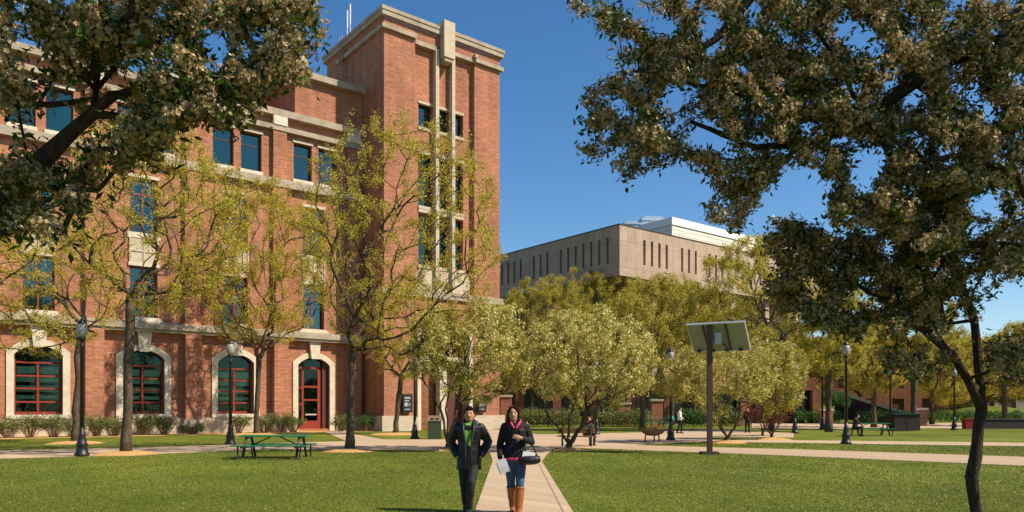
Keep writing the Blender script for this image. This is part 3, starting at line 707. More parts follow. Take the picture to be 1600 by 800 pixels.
def crown_targets(rng, c, r, n, shell=.55, low_cut=None):
    out = []
    while len(out) < n:
        d = rng.normal(size=3); d /= np.linalg.norm(d); q = rng.uniform(0, 1)**(1/3)
        q = shell+(1-shell)*q if rng.random() < .6 else q
        p = np.array(c)+d*np.array(r)*q
        if low_cut and p[2] < low_cut: continue
        out.append(p)
    return out
def tree(name, px, base_y, crown, trunk_r, fork_y, nt_, leafn, label, leafmat=L_SPR, temps=None, bark=BARKM, seed=1, lean=0, Y=None, stems=1, spread=.25, blossom=None, group=None, alpha=.35,
         tip=.008, cat='tree', holes=.25, mulch=None, smin=.8, fork_px=None, shell=.5):
    """crown = (px0, px1, py_top, py_bottom, depth factor)"""
    rng = np.random.default_rng(seed); Y = Y or F*EYE/(base_y-HZ); bx = (px-800)/F*Y
    o = empty(name, (bx, Y, 0), 0, label, cat, group); org = np.array((bx, Y, 0.))
    x0, x1_, yt, yb = [crown[0], crown[1], crown[2], crown[3]]
    cx = ((x0+x1_)/2-800)/F*Y-bx; rx = (x1_-x0)/2/F*Y; zt = EYE+(HZ-yt)/F*Y; zb = EYE+(HZ-yb)/F*Y
    c = np.array((cx, 0, (zt+zb)/2)); r = np.array((rx, rx*crown[4], (zt-zb)/2))
    zf = EYE+(HZ-fork_y)/F*Y
    G_ = Grower(rng); fx = ((fork_px or px)-800)/F*Y-bx
    if stems == 1:
        n = 5; ids = G_.chain(None, [(fx*(i/n)**1.3+rng.normal(0, .03) if i else 0, rng.normal(0, .03) if i else 0, zf*i/n) for i in range(n+1)]); st = ids[-1]
    else:
        G_.chain(None, [(0, 0, 0), (0, 0, .25)]); st = 1
        for k in range(stems):
            a = 2*math.pi*k/stems+.4; q = [np.array((math.cos(a)*spread*t*1.0, math.sin(a)*spread*t, .25+(zf-.25)*t)) for t in (.35, .7, 1.0)]
            G_.chain(1, [v+rng.normal(0, .03, 3) for v in q])
    T = crown_targets(rng, c, r, nt_, shell=shell)
    # a few holes make the outline uneven
    hc = [np.array(c)+rng.normal(size=3)*r*.7 for _ in range(int(6))]
    T = [t for t in T if not any(np.linalg.norm((t-h)/r) < holes for h in hc)]
    G_.grow(T, alpha=alpha, step=max(.35, rx*.14), jit=.06*rx/3, start=st if stems == 1 else 1)
    G_.radii(tip, trunk_r, 1.95)
    # root flare
    G_.gauge[0] = trunk_r*1.45; G_.r[0] = trunk_r*1.45
    if stems > 1: G_.r[1] = trunk_r*1.2
    G_.mesh('trunk', bark, o, rng)
    thr = trunk_r*.33; R_ = G_.r; pos = []; P = np.array(G_.P)
    thin = np.where((G_.acc < 9) & (P[:, 2] > zb*.8))[0]
    base_p = P[rng.choice(thin, leafn)] ; par = np.array([P[G_.par[i]] if G_.par[i] >= 0 else P[i] for i in range(len(P))])
    idx = rng.choice(thin, leafn); u_ = rng.uniform(0, 1, (leafn, 1)); pos = P[idx]*u_+par[idx]*(1-u_)+rng.normal(0, .055*max(1, rx/3.2), (leafn, 3))
    V, Fq = place(rng, temps or T_LEAF, pos, smin, smin+.5); np_mesh('crown', V, Fq, leafmat, o)
    if blossom:
        idx = rng.choice(thin, blossom[0]); u_ = rng.uniform(0, 1, (len(idx), 1)); pos = P[idx]*u_+par[idx]*(1-u_)+rng.normal(0, .12, (len(idx), 3))
        V, Fq = place(rng, blossom[1], pos); np_mesh('blossoms', V, Fq, blossom[2], o)
    if mulch:
        n = 26; ring_ = []
        rg = random.Random(seed)
        mr = [mulch*(1+rg.uniform(-.12, .12)) for _ in range(n)]
        mb = MB(); vs = [(bx, Y, .14)]+[(bx+mr[i]*.6*math.cos(6.283*i/n), Y+mr[i]*.6*math.sin(6.283*i/n), .09) for i in range(n)]+[(bx+mr[i]*math.cos(6.283*i/n), Y+mr[i]*math.sin(6.283*i/n), .0) for i in range(n)]
        mb.add(vs, [(0, 1+i, 1+(i+1) % n) for i in range(n)]+[(1+i, 1+n+i, 1+n+(i+1) % n, 1+(i+1) % n) for i in range(n)])
        tag(mb.build('mulch_bed', MULCH, smooth=True), kind='structure')
    return o

GT = 'young spring trees on the lawn'
tree('shade_tree', 197, 710, (70, 400, 185, 500, .85), .155, 462, 620, 3700, 'tree with straight grey trunk before the second arched window, ringed by mulch', seed=11, mulch=1.1, fork_px=205, group=GT, alpha=.25)
tree('shade_tree', 546, 705, (455, 790, 170, 560, .8), .145, 545, 800, 4600, 'tallest spring tree before the brick tower, right of the near picnic table', seed=23, mulch=1.0, fork_px=550, group=GT, alpha=.22, holes=.3)
tree('shade_tree', 401, 680, (285, 525, 275, 545, .8), .16, 560, 600, 5200, 'dense yellow spring tree behind the green picnic table', leafmat=L_SPR, seed=31, mulch=1.4, fork_px=404, group=GT, temps=T_LEAF, smin=1.2)
tree('shade_tree', 118, 693, (-60, 190, 330, 560, .8), .15, 525, 420, 2800, 'slender tree close behind the lamp post at the far left', seed=37, mulch=1.2, group=GT, smin=.9, fork_px=126)
tree('shade_tree', 618, 679, (565, 700, 430, 600, .8), .16, 590, 300, 2100, 'small tree before the dark wall sign beside the tower portal', seed=41, mulch=1.6, group=GT, smin=1.0, fork_px=628)
tree('shade_tree', -95, 700, (-260, 70, 200, 500, .8), .16, 480, 200, 1500, 'tree cut by the left edge with only its yellow twigs in view', seed=43, group=GT)
GC = 'blossoming crabapples beside the plaza'
tree('crabapple_tree', 700, 704, (632, 840, 462, 632, .95), .09, 640, 340, 2600, 'cream blossoming crabapple behind the man in black', leafmat=L_CRM, seed=51, stems=3, spread=.35, blossom=(3300, T_MFL, L_BLOM), group=GC, mulch=.8, holes=.36, shell=.35)
tree('crabapple_tree', 889, 704, (795, 1032, 478, 640, .95), .11, 660, 420, 2700, 'broad multi stemmed crabapple in pale blossom over the bench right of the woman', leafmat=L_CRM, seed=53, stems=6, spread=.75, blossom=(4300, T_MFL, L_BLOM), group=GC, mulch=.7, holes=.33, shell=.35)
tree('crabapple_tree', 1137, 692, (1035, 1215, 520, 648, .95), .10, 665, 260, 2000, 'pale crabapple behind the tall solar panel post', leafmat=L_CRM, seed=57, stems=4, spread=.5, blossom=(3000, T_MFL, L_BLOM), group=GC, mulch=.9, holes=.33, smin=1, shell=.35)
tree('crabapple_tree', 1206, 687, (1165, 1258, 530, 650, .95), .09, 665, 200, 1700, 'yellow green crabapple left of the tall dark trunk near the globe lamp', leafmat=L_CRM, seed=59, stems=3, spread=.45, blossom=(1300, T_MFL, L_BLOM), group=GC, mulch=1.0, smin=1.1, shell=.6)
tree('red_leaf_tree', 1192, 681, (1165, 1240, 622, 662, .9), .06, 668, 80, 500, 'low dark red leaved tree behind the yellow green crabapple', leafmat=L_RED, seed=61, stems=3, spread=.4, smin=1.1)
GB = 'taller trees behind the crabapples'
bgt = [(830, 662, (770, 900, 432, 610, .8), L_OLV, 'olive leaved tree right beside the brick tower, under the library wall'),
       (905, 660, (845, 990, 415, 600, .8), L_OLV, 'olive tree whose top touches the slit windows of the library'),
       (1004, 673, (935, 1100, 428, 620, .8), L_OLV, 'olive tree with bare straight trunk left of the white shirted walker'),
       (862, 661, (800, 940, 428, 600, .8), L_OLV, 'olive tree between the tower and the broad crabapple, trunk hidden by hedge'),
       (1050, 664, (985, 1120, 425, 600, .8), L_SPR2, 'yellow green tree top below the library corner'),
       (957, 660, (890, 1020, 425, 600, .8), L_SPR2, 'yellow green tree directly below the library front edge'),
       (1085, 662, (1020, 1150, 440, 620, .8), L_OLV, 'small olive tree behind the solar panel')]
for i, (px, by, cr, lm_, lb_) in enumerate(bgt):
    tree('park_tree', px, by, cr, .2, 590, 420, 4300, lb_, leafmat=lm_, temps=T_LEAF, smin=1.6, holes=.45, seed=70+i, group=GB, tip=.015, Y=None)
tree('park_tree', 1205, 673, (1075, 1320, 362, 600, .75), .22, 560, 420, 6500, 'tall bright yellow tree rising above the solar panel in front of the library', leafmat=L_SPR2, temps=T_LEAF, smin=1.7, seed=81, group=GB, tip=.015, fork_px=1213)
tree('park_tree', 1295, 675, (1240, 1370, 430, 590, .8), .2, 565, 260, 3600, 'straight dark trunked tree just left of the nearest globe lamp', leafmat=L_SPR2, temps=T_LEAF, smin=1.3, seed=83, group=GB, tip=.015)
tree('park_tree', 1365, 668, (1310, 1425, 500, 620, .8), .2, 600, 260, 3600, 'golden tree in front of the sloping ramp wall', leafmat=L_OLV, temps=T_LEAF, smin=1.5, seed=85, group=GB, tip=.02)
tree('park_tree', 1428, 672, (1370, 1490, 440, 570, .8), .22, 570, 240, 3200, 'dark trunked tree beside the brown utility box', leafmat=L_OLV, temps=T_LEAF, smin=1.4, seed=87, group=GB, tip=.02)
tree('park_tree', 1456, 663, (1410, 1540, 505, 632, .8), .2, 612, 260, 3800, 'bright yellow rounded tree right of the brown utility box', leafmat=L_SPR2, temps=T_LEAF, smin=1.8, seed=89, group=GB, tip=.02)
tree('park_tree', 1570, 666, (1520, 1660, 500, 625, .8), .22, 600, 260, 3800, 'green tree at the right edge beyond the low dark wall', leafmat=L_SPR, temps=T_LEAF, smin=1.6, seed=91, group=GB, tip=.02)
# distant tree line, each its own
GF = 'distant trees along the horizon'
for i, (px, Y, yt, yb, hw, lm_, lb_) in enumerate([
        (1250, 104, 520, 634, 55, L_SPR, 'distant olive tree between the crabapples and the brick building'),
        (1345, 103, 500, 612, 58, L_SPR2, 'distant yellow tree before the brick building wall'),
        (1500, 105, 520, 636, 60, L_SPR2, 'distant yellow tree behind the forked foreground trunk'),
        (1550, 112, 520, 634, 60, L_SPR, 'distant olive tree over the far grass rise'),
        (1610, 108, 500, 632, 60, L_SPR, 'distant green tree cut by the right edge'),
        (1690, 110, 520, 632, 60, L_OLV, 'distant tree beyond the right edge')]):
    tree('distant_tree', px, 0, (px-hw, px+hw, yt, yb, .8), .22, 625, 170, 2400, lb_, leafmat=lm_, temps=T_FAR, smin=1.0, seed=100+i, group=GF, tip=.03, Y=Y)

# shrubs
def litter():
    rng = np.random.default_rng(12); n = 2600; y = 11.3*(30/11.3)**rng.uniform(0, 1, n); x = rng.uniform(-.7, .7, n)*y
    pos = np.stack([x, y, rng.uniform(.026, .034, n)], 1); a = rng.uniform(0, 6.28, n); l = rng.uniform(.012, .03, n)*(y/14)
    c, s_ = np.cos(a)*l, np.sin(a)*l; V = np.zeros((n, 4, 3))
    V[:, 0] = pos+np.stack([c, s_, c*0+.004], 1); V[:, 1] = pos+np.stack([-s_*.5, c*.5, c*0], 1); V[:, 2] = pos-np.stack([c, s_, c*0-.006], 1); V[:, 3] = pos+np.stack([s_*.5, -c*.5, c*0], 1)
    tag(np_mesh('fallen_leaves', V.reshape(-1, 3), np.arange(n*4).reshape(-1, 4), leaf_mat('litter', (.30, .17, .06), (.62, .52, .30), .1)), 'small fallen petals and dry leaves on lawn and path', 'leaves', kind='stuff')
litter()
TWIG = mat('tan_twig', (.24, .16, .09), .9)
def shrub(x, y, wx, wy, h, label, seed, m=L_SHR, n=210, name='shrub', group='shrubs along the brick hall', twigs=44):
    rng = np.random.default_rng(seed); o = empty(name, (x, y, 0), 0, label, 'shrub', group)
    mb = MB(); tips = []
    for k in range(twigs):
        a = rng.uniform(0, 6.28); q = rng.uniform(.2, 1); e = np.array((math.cos(a)*wx*q, math.sin(a)*wy*q, h*rng.uniform(.6, 1.0))); s0 = np.array((e[0]*.25, e[1]*.25, 0)); mid = s0*.5+e*.5+np.array((0, 0, h*.1))
        mb.tube([s0, mid, e], [.014, .01, .005], 4); tips += [mid, e, mid*.5+e*.5, mid*.3+e*.7]
    mb.build('stem', TWIG, o); tips = np.array(tips)
    pos = tips[rng.choice(len(tips), n)]+rng.normal(0, .10, (n, 3)); pos[:, 2] = np.clip(pos[:, 2], .08, h*1.1)
    V, Fq = place(rng, T_SHR, pos, .8, 1.5); np_mesh('foliage', V, Fq, m, o)
def on_wall(px, dv):
    a = (px-800)/F; x0_, y0_ = P0[0]+(VW-dv)*-math.sin(ANG), P0[1]+(VW-dv)*math.cos(ANG)
    t = (a*y0_-x0_)/(math.cos(ANG)-a*math.sin(ANG)); return x0_+t*math.cos(ANG), y0_+t*math.sin(ANG)
SH = [(12, 'at the left picture edge under the first arched window', 1.0), (48, 'under the left half of the first arched window', 1.1), (84, 'under the right half of the first arched window', 1.1),
      (112, 'just left of the nearest lamp post', .95), (152, 'between the first and second arched windows', 1.05), (178, 'left of the tall grey trunk', 1.0), (226, 'under the second arched window', 1.05),
      (258, 'at the right edge of the second arched window', 1.1), (300, 'low against the stone base between windows', .5), (372, 'under the third arched window', 1.05), (412, 'right of the third arched window', 1.0), (440, 'left of the red framed door', 1.15),
      (458, 'touching the left jamb of the red framed door', 1.0)]
for i, (px, t_, h_) in enumerate(SH):
    x_, y_ = on_wall(px, 1.5+.25*(i % 3)); shrub(x_, y_, .95, .55, h_*1.12, 'twiggy olive green shrub '+t_, 200+i)
for i, (px, t_) in enumerate(((532, 'right of the red framed door'), (572, 'in the corner between hall wing and tower'))):
    x_, y_ = on_wall(px, 2.2); shrub(x_, y_, .8, .6, 1.1, 'bright green leafy shrub '+t_, 230+i, m=L_GRN if i else L_SHR)
# mulch strip at the foot of the wall
q = MB(); pts_ = [on_wall(px, 2.9+.35*math.sin(px*.11)) for px in range(-60, 585, 14)]; pts2 = [on_wall(px, .1) for px in range(-60, 585, 14)]
for i in range(len(pts_)-1):
    q.quad((*pts_[i], .006), (*pts_[i+1], .006), (*pts2[i+1], .03), (*pts2[i], .03))
tag(q.build('mulch_strip', MULCH), kind='structure')
# hedges behind the plaza
def hedge(px0, px1, Y, h, label, seed, m=L_SHR, dep=.8, dens=1.0):
    rng = np.random.default_rng(seed); x0, x1_ = (px0-800)/F*Y, (px1-800)/F*Y; w_ = x1_-x0
    o = empty('hedge', ((x0+x1_)/2, Y, 0), 0, label, 'hedge', 'low hedges behind the plaza'); n = int(w_*95*dens)
    pos = np.stack([rng.uniform(-w_/2, w_/2, n), rng.uniform(-dep, dep, n), rng.uniform(.05, 1, n)**.7*h*(1+.15*np.sin(rng.uniform(0, 6, n)))], 1)
    V, Fq = place(rng, T_SHR, pos, 1.6, 2.6); np_mesh('foliage', V, Fq, m, o)
    mb = MB()
    for k in range(int(w_*3)): x = rng.uniform(-w_/2, w_/2); mb.tube([(x, 0, 0), (x+rng.normal(0, .1), rng.normal(0, .2), h*.8)], [.02, .008], 4)
    mb.build('stem', BARK, o)
hedge(815, 905, 66, 1.3, 'olive hedge behind the woman and the bench tree', 301)
hedge(930, 1015, 66, 1.3, 'olive hedge between the bench tree and the straight bare trunk', 302)
hedge(1060, 1110, 67, 1.4, 'bright green hedge behind the white shirted walker', 303, m=L_GRN)
hedge(1115, 1160, 68, 1.4, 'green hedge behind the crabapple stems near the dark clothed walker', 304, m=L_SHR)
hedge(1240, 1310, 80, 1.2, 'dark hedge at the foot of the grass mound', 305, m=L_GRN)
hedge(1345, 1425, 78, 1.2, 'dark green hedge below the ramp wall', 306, m=L_GRN)
hedge(1440, 1600, 92, 1.2, 'long green hedge at the far right beyond the lawn', 307, m=L_GRN, dens=.7)
def round_bush(px, Y, z, r, label, seed):
    rng = np.random.default_rng(seed); o = empty('round_bush', ((px-800)/F*Y, Y, z), 0, label, 'bush', 'clipped bushes on the mound')
    n = 420; d = rng.normal(size=(n, 3)); d /= np.linalg.norm(d, axis=1, keepdims=True); d[:, 2] = abs(d[:, 2])
    V, Fq = place(rng, T_SHR, d*np.array((r, r*.8, r*.9))*rng.uniform(.75, 1, (n, 1))+np.array((0, 0, r*.05)), 1.6, 2.8); np_mesh('foliage', V, Fq, L_GRN, o)
round_bush(1286, 83, 2.0, 1.5, 'clipped round bush behind the dark tree trunk on the grass mound', 311)
round_bush(1308, 82.6, 2.0, 1.4, 'clipped round bush at the top end of the sloping ramp wall', 312)

# ------------------------------------------------------------------ foreground crabapples
def fg_tree(name, loc, skeleton, targets, clusters, trunk_r, label, seed, mat_b=L_BLOS, step=.28, leafr=.65, gauge=None, jitter=.05, alpha=.2):
    rng = np.random.default_rng(seed); o = empty(name, loc, 0, label, 'tree', 'foreground crabapples framing the view'); org = np.array(loc)
    G_ = Grower(rng); first = None
    for k, (par_, pts, rads) in enumerate(skeleton):
        pts = [np.array(p)-org for p in pts]
        if first is None: first = G_.chain(None, pts, rads)
        else:
            kk = int(np.argmin([np.linalg.norm(np.array(q)-(np.array(par_)-org)) for q in G_.P])); G_.chain(kk, pts, rads)
    G_.grow([t-org for t in targets], alpha=alpha, step=step, jit=.05, start=len(first)-1, curve=.3)
    r = G_.radii(.0035, trunk_r*.62, 2.0)
    for k, v in G_.gauge.items(): r[k] = v
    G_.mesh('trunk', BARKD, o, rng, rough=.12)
    P = np.array(G_.P); par = np.array([P[max(q, 0)] for q in G_.par]); thin = np.where(r < .016)[0]
    idx = rng.choice(thin, clusters); u_ = rng.uniform(0, 1, (clusters, 1)); pos = P[idx]*u_+par[idx]*(1-u_)+rng.normal(0, jitter*.5, (clusters, 3))
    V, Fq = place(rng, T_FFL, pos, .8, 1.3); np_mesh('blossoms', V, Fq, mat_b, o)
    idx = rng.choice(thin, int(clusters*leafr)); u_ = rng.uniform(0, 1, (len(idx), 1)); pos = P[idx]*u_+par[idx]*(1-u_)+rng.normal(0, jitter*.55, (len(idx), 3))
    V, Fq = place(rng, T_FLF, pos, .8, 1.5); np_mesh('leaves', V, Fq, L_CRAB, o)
    return o
GAPS = [(1345, 65, 36), (1262, 75, 20), (1350, 245, 36), (1255, 300, 50), (1290, 345, 16), (1550, 172, 24), (1540, 322, 28), (1590, 250, 18), (1525, 432, 32), (1425, 150, 18), (1090, 200, 12), (1480, 40, 16), (1330, 470, 16), (1270, 440, 14), (1500, 545, 22), (1590, 120, 16), (180, 235, 22), (240, 60, 12), (110, 60, 12), (400, 75, 14), (130, 240, 14), (55, 240, 14), (270, 240, 20), (1565, 490, 44), (1500, 482, 20), (1125, 25, 18), (1160, 225, 15), (1470, 250, 16), (1400, 200, 14), (1210, 185, 12), (350, 60, 16), (345, 85, 18), (62, 95, 20), (30, 62, 18), (70, 185, 34), (1425, 300, 14), (1330, 405, 12)]
def blob_targets(rng, blobs, dens, Yr):
    out = []
    for b in blobs:
        px, py, r = b[:3]; Y0_ = b[3] if len(b) > 3 else None
        n = max(2, int(dens*(r/40)**2))
        for _ in range(n):
            Y = rng.uniform(*Yr) if Y0_ is None else Y0_+rng.uniform(-.5, .5)
            a = rng.uniform(0, 6.28); q = r*math.sqrt(rng.random()); tx, ty = px+q*math.cos(a), py+q*math.sin(a)
            if any((tx-g_[0])**2+(ty-g_[1])**2 < g_[2]**2 for g_ in GAPS): continue
            out.append(W(tx, ty, Y))
    return out
rng = np.random.default_rng(9)
TYA = 9.0
lowR = [(1235, 425, 45), (1280, 470, 50), (1350, 450, 70), (1430, 430, 55), (1470, 500, 22), (1410, 500, 30), (1560, 552, 28), (1595, 575, 30), (1270, 500, 20), (1340, 495, 30), (1500, 400, 60), (1570, 390, 50), (1400, 380, 70),
        (1300, 390, 45), (1215, 360, 25), (1200, 385, 18), (1255, 340, 40), (1450, 330, 70), (1590, 530, 35), (1470, 470, 40), (1385, 560, 22), (1440, 570, 25), (1240, 470, 30), (1210, 450, 18)]
T = blob_targets(rng, lowR, 17, (7.2, 9.2))
t0 = W(1527, 800, TYA); base_A = (t0[0]+.02, TYA, 0)
skA = [(None, [base_A, W(1526, 800, TYA), W(1518, 745, TYA), W(1527, 690, TYA), W(1534, 640, TYA)], [.105, .068, .073, .062, .068]),
       (W(1534, 640, TYA), [W(1512, 592, 8.9), W(1490, 556, 8.8), W(1448, 520, 8.6), W(1390, 470, 8.4), W(1330, 440, 8.2)], [.052, .048, .042, .032, .022]),
       (W(1534, 640, TYA), [W(1532, 600, 9.0), W(1527, 550, 9.05), W(1522, 500, 9.0), W(1500, 430, 8.8), W(1480, 360, 8.6)], [.06, .055, .05, .04, .03])]
fg_tree('crabapple_tree', base_A, skA, T, 4300, .13, 'dark crooked trunked crabapple forking low at the right with shaded cream blossom', 401)
upR = [(925, 152, 16), (960, 165, 36), (912, 188, 16), (1000, 150, 36), (1012, 200, 42), (922, 232, 20), (965, 225, 22), (985, 265, 26), (1040, 225, 30), (900, 6, 16), (945, 15, 24), (972, 45, 26), (1000, 82, 38), (1050, 95, 42),
       (1072, 10, 26), (1110, 70, 50), (1165, 40, 50), (1100, 140, 48), (1150, 190, 36), (1190, 120, 70), (1255, 150, 80), (1270, 90, 50), (1360, 130, 80), (1420, 50, 80), (1500, 150, 90), (1560, 60, 70), (1585, 190, 60), (1450, 230, 80),
       (1370, 230, 60), (1300, 210, 50), (1120, 262, 26), (1170, 262, 34), (1225, 240, 40), (1135, 310, 22), (1128, 350, 18), (1180, 285, 24), (1235, 300, 12), (1160, 330, 14), (1340, 300, 60), (1500, 300, 60), (1560, 290, 40), (1290, 320, 36), (1600, 330, 50),
       (1250, 10, 60), (1330, -10, 60), (1420, 280, 50), (1470, 380, 40), (1580, 270, 30), (1595, 130, 40), (1590, 420, 30), (1520, 220, 40), (1400, 340, 40), (1230, 285, 14), (1108, 335, 10)]
T = blob_targets(rng, upR, 15, (6.2, 8.0))
# crown above and beyond the picture, which keeps the rest in shade
T += [np.array((rng.uniform(1.2, 8.5), rng.uniform(4.2, 8.6), rng.uniform(5.4, 7.6))) for _ in range(330)]
T += [np.array((rng.uniform(5.6, 9.5), rng.uniform(4.2, 8.6), rng.uniform(2.8, 5.6))) for _ in range(150)]
base_B = (7.6, 6.6, 0)
skB = [(None, [base_B, (7.55, 6.6, 1.0), (7.45, 6.65, 2.0)], [.17, .14, .13]),
       ((7.45, 6.65, 2.0), [W(1700, 330, 7.0), W(1600, 290, 7.0), W(1545, 276, 7.0), W(1500, 298, 7.0), W(1440, 330, 7.0)], [.10, .055, .05, .035, .02]),
       ((7.45, 6.65, 2.0), [W(1720, 180, 7.0), W(1600, 60, 7.0), W(1470, 95, 7.0), W(1400, 150, 7.0), W(1340, 195, 7.0), W(1270, 225, 6.9), W(1180, 230, 6.8), W(1080, 190, 6.8)], [.11, .075, .07, .06, .05, .04, .028, .018]),
       ((7.45, 6.65, 2.0), [W(1760, 60, 7.2), W(1640, -120, 7.2), W(1450, -160, 7.0), W(1250, -100, 6.9), W(1120, 60, 6.9), W(1050, 110, 6.9), W(1010, 130, 6.9)], [.11, .09, .075, .055, .035, .025, .015]),
       ((7.45, 6.65, 2.0), [W(1700, 430, 7.6), W(1600, 385, 7.6), W(1500, 380, 7.6), W(1420, 378, 7.6)], [.09, .045, .035, .02])]
fg_tree('crabapple_tree', base_B, skB, T, 15500, .16, 'big shaded crabapple reaching in from the right with limbs across the upper sky', 402)
LYc = 4.9
leftB = [(40, 25, 45), (110, 30, 50), (180, 30, 50), (250, 25, 50), (320, 20, 45), (400, 30, 50), (455, 30, 38), (490, 55, 16), (440, 95, 40), (400, 130, 36), (350, 130, 50), (290, 110, 50), (220, 90, 50), (150, 90, 36), (340, 165, 26),
         (295, 160, 40), (240, 165, 40), (200, 215, 34), (245, 215, 26), (160, 262, 26), (190, 260, 18), (120, 300, 34), (60, 320, 42), (30, 270, 36), (20, 350, 26), (80, 355, 22), (110, 250, 20), (20, 120, 26), (90, 115, 18), (30, 150, 14), (370, 180, 14), (60, 90, 18), (470, 15, 26), (145, 230, 22), (275, 185, 30), (210, 180, 30)]
T = blob_targets(rng, leftB, 11, (4.3, 5.5))
T += [np.array((rng.uniform(-5.5, -1.5), rng.uniform(3.2, 5.9), rng.uniform(4.6, 6.2))) for _ in range(330)]
T += [np.array((rng.uniform(-6, -3.9), rng.uniform(3.2, 5.9), rng.uniform(2.4, 4.8))) for _ in range(60)]
T += [np.array((rng.uniform(-4.5, .4), rng.uniform(3.0, 5.6), rng.uniform(5.35, 6.6))) for _ in range(120)]  # extra unseen twigs overhead, added towards the sun to shade the bough
base_C = (-4.35, 4.9, 0)
skC = [(None, [base_C, (-4.35, 4.9, .9), (-4.2, 4.9, 1.9)], [.16, .13, .12]),
       ((-4.2, 4.9, 1.9), [W(-80, 400, LYc), W(25, 292, LYc), W(95, 222, LYc), W(145, 178, LYc), W(175, 150, LYc), W(215, 140, LYc), W(300, 120, 4.9)], [.085, .06, .05, .04, .034, .028, .014]),
       (W(145, 178, LYc), [W(150, 140, 4.9), W(180, 105, 4.9), W(215, 60, 4.9)], [.02, .018, .012]),
       ((-4.2, 4.9, 1.9), [W(-120, 250, 5.1), W(0, 160, 5.1), (W(60, 163, 5.1)), W(110, 160, 5.1), W(170, 150, 5.1)], [.06, .022, .02, .018, .012]),
       ((-4.2, 4.9, 1.9), [(-4.3, 4.8, 3.3), (-4.0, 4.7, 4.6), (-3.2, 4.7, 5.2), (-2.2, 4.7, 5.3)], [.10, .08, .05, .03])]
fg_tree('crabapple_tree', base_C, skC, T, 7500, .15, 'dark shaded crabapple bough hanging in from the upper left corner', 403)

# ------------------------------------------------------------------ street furniture
GLOBE = mat('globe_glass', (0.30, 0.29, 0.27), .12, spec=.6)
def lamp_post():
    o = empty('lamp_post', (0, 0, 0), 0, None, 'lamp post', 'black globe lamp posts around the plaza')
    b = MB(); b.lathe([(.24, 0), (.24, .10), (.19, .14), (.17, .35), (.20, .40), (.15, .48), (.11, .70), (.125, .74), (.085, .80), (.08, 1.0)], 0, 0, 16); b.build('base', BLACK, o, True)
    b = MB(); b.lathe([(.075, 1.0), (.055, 3.75), (.075, 3.77), (.075, 3.82), (.05, 3.86), (.05, 3.95), (.12, 4.02), (.13, 4.08)], 0, 0, 14); b.build('pole', BLACK, o, True)
    b = MB(); b.lathe([(.11, 4.082), (.16, 4.2), (.18, 4.32), (.165, 4.45), (.12, 4.56)], 0, 0, 18); b.build('globe', GLOBE, o, True)
    b = MB(); b.lathe([(.13, 4.562), (.135, 4.6), (.07, 4.66), (.03, 4.72), (.035, 4.76), (.0, 4.82)], 0, 0, 14); b.build('cap', BLACK, o, True)
    return o
lp0 = lamp_post()
LP = [(128, 713, 'lamp post nearest the left edge, black with globe, in front of a slender tree'), (360, 695, 'black globe lamp post standing at the left end of the green picnic table'), (648, 686, 'black globe lamp post in front of the tower portal beside the bin'),
      (1322, 694, 'black globe lamp post standing alone on the right lawn, its globe clear of foliage'), (1048, 688, 'slim lamp post beside the bowl planter with a teal bundle behind'), (857+75, 679, 'lamp post behind the broad crabapple, right of the seated reader'),
      (1391, 672, 'far lamp post just left of the brown utility box'), (1491, 672, 'far lamp post left of the red bin'), (1242, 677, 'far lamp post left of the grass mound'), (1285, 671, 'far lamp post close beside the straight dark tree trunk')]
for i, (px, py, lb_) in enumerate(LP):
    o = lp0 if i == 0 else copy_tree(lp0); x_, y_ = G(px, py); o.location = (x_, y_, 0); o['label'] = lb_

def picnic_table(loc, rz, label, L_=2.15, sc=1.0):
    o = empty('picnic_table', loc, rz, label, 'picnic table')
    b = MB()
    for k in range(5): b.box(-L_/2, L_/2, -.37+k*.15, -.37+k*.15+.14, .72, .765)
    b.build('tabletop', GREEN, o)
    for s in (-1, 1):
        b = MB()
        for k in range(2): y = s*.68+(k-1)*.15; b.box(-L_/2-.12, L_/2+.12, y+.01, y+.14, .42, .46)
        b.build('bench_seat', GREEN, o)
    for sx in (-1, 1):
        for s in (-1, 1):
            b = MB(); x = sx*(L_/2-.22); b.tube([(x, s*.25, .715), (x, s*.70, .0)], .042, 8); b.build('leg', BLACK, o)
            b = MB(); x2_ = sx*(L_/2-.02); b.tube([(x2_-sx*.05, s*.66, .42), (x2_-sx*.08, s*.78, .0)], .026, 8); b.build('seat_leg', BLACK, o)
        b = MB(); x = sx*(L_/2-.22); b.box(x-.03, x+.03, -.8, .8, .36, .415); b.box(x-.03, x+.03, -.36, .36, .66, .717); b.build('cross_beam', BLACK, o)
        b = MB(); b.tube([(sx*(L_/2-.25), 0, .40), (sx*.15, 0, .71)], .02, 6); b.build('brace', BLACK, o)
    o.scale = (sc, sc, sc); return o
x_, y_ = G(430, 716); picnic_table((x_, y_+.0, 0), math.radians(2), 'green picnic table with black legs on the left lawn')
x_, y_ = G(1352, 681); picnic_table((x_+.3, y_, 0), math.radians(-6), 'far green picnic table on the right lawn where a person sits')
x_, y_ = G(1018, 668); picnic_table((x_, y_, 0), math.radians(8), 'dark green picnic table behind the bowl planter')
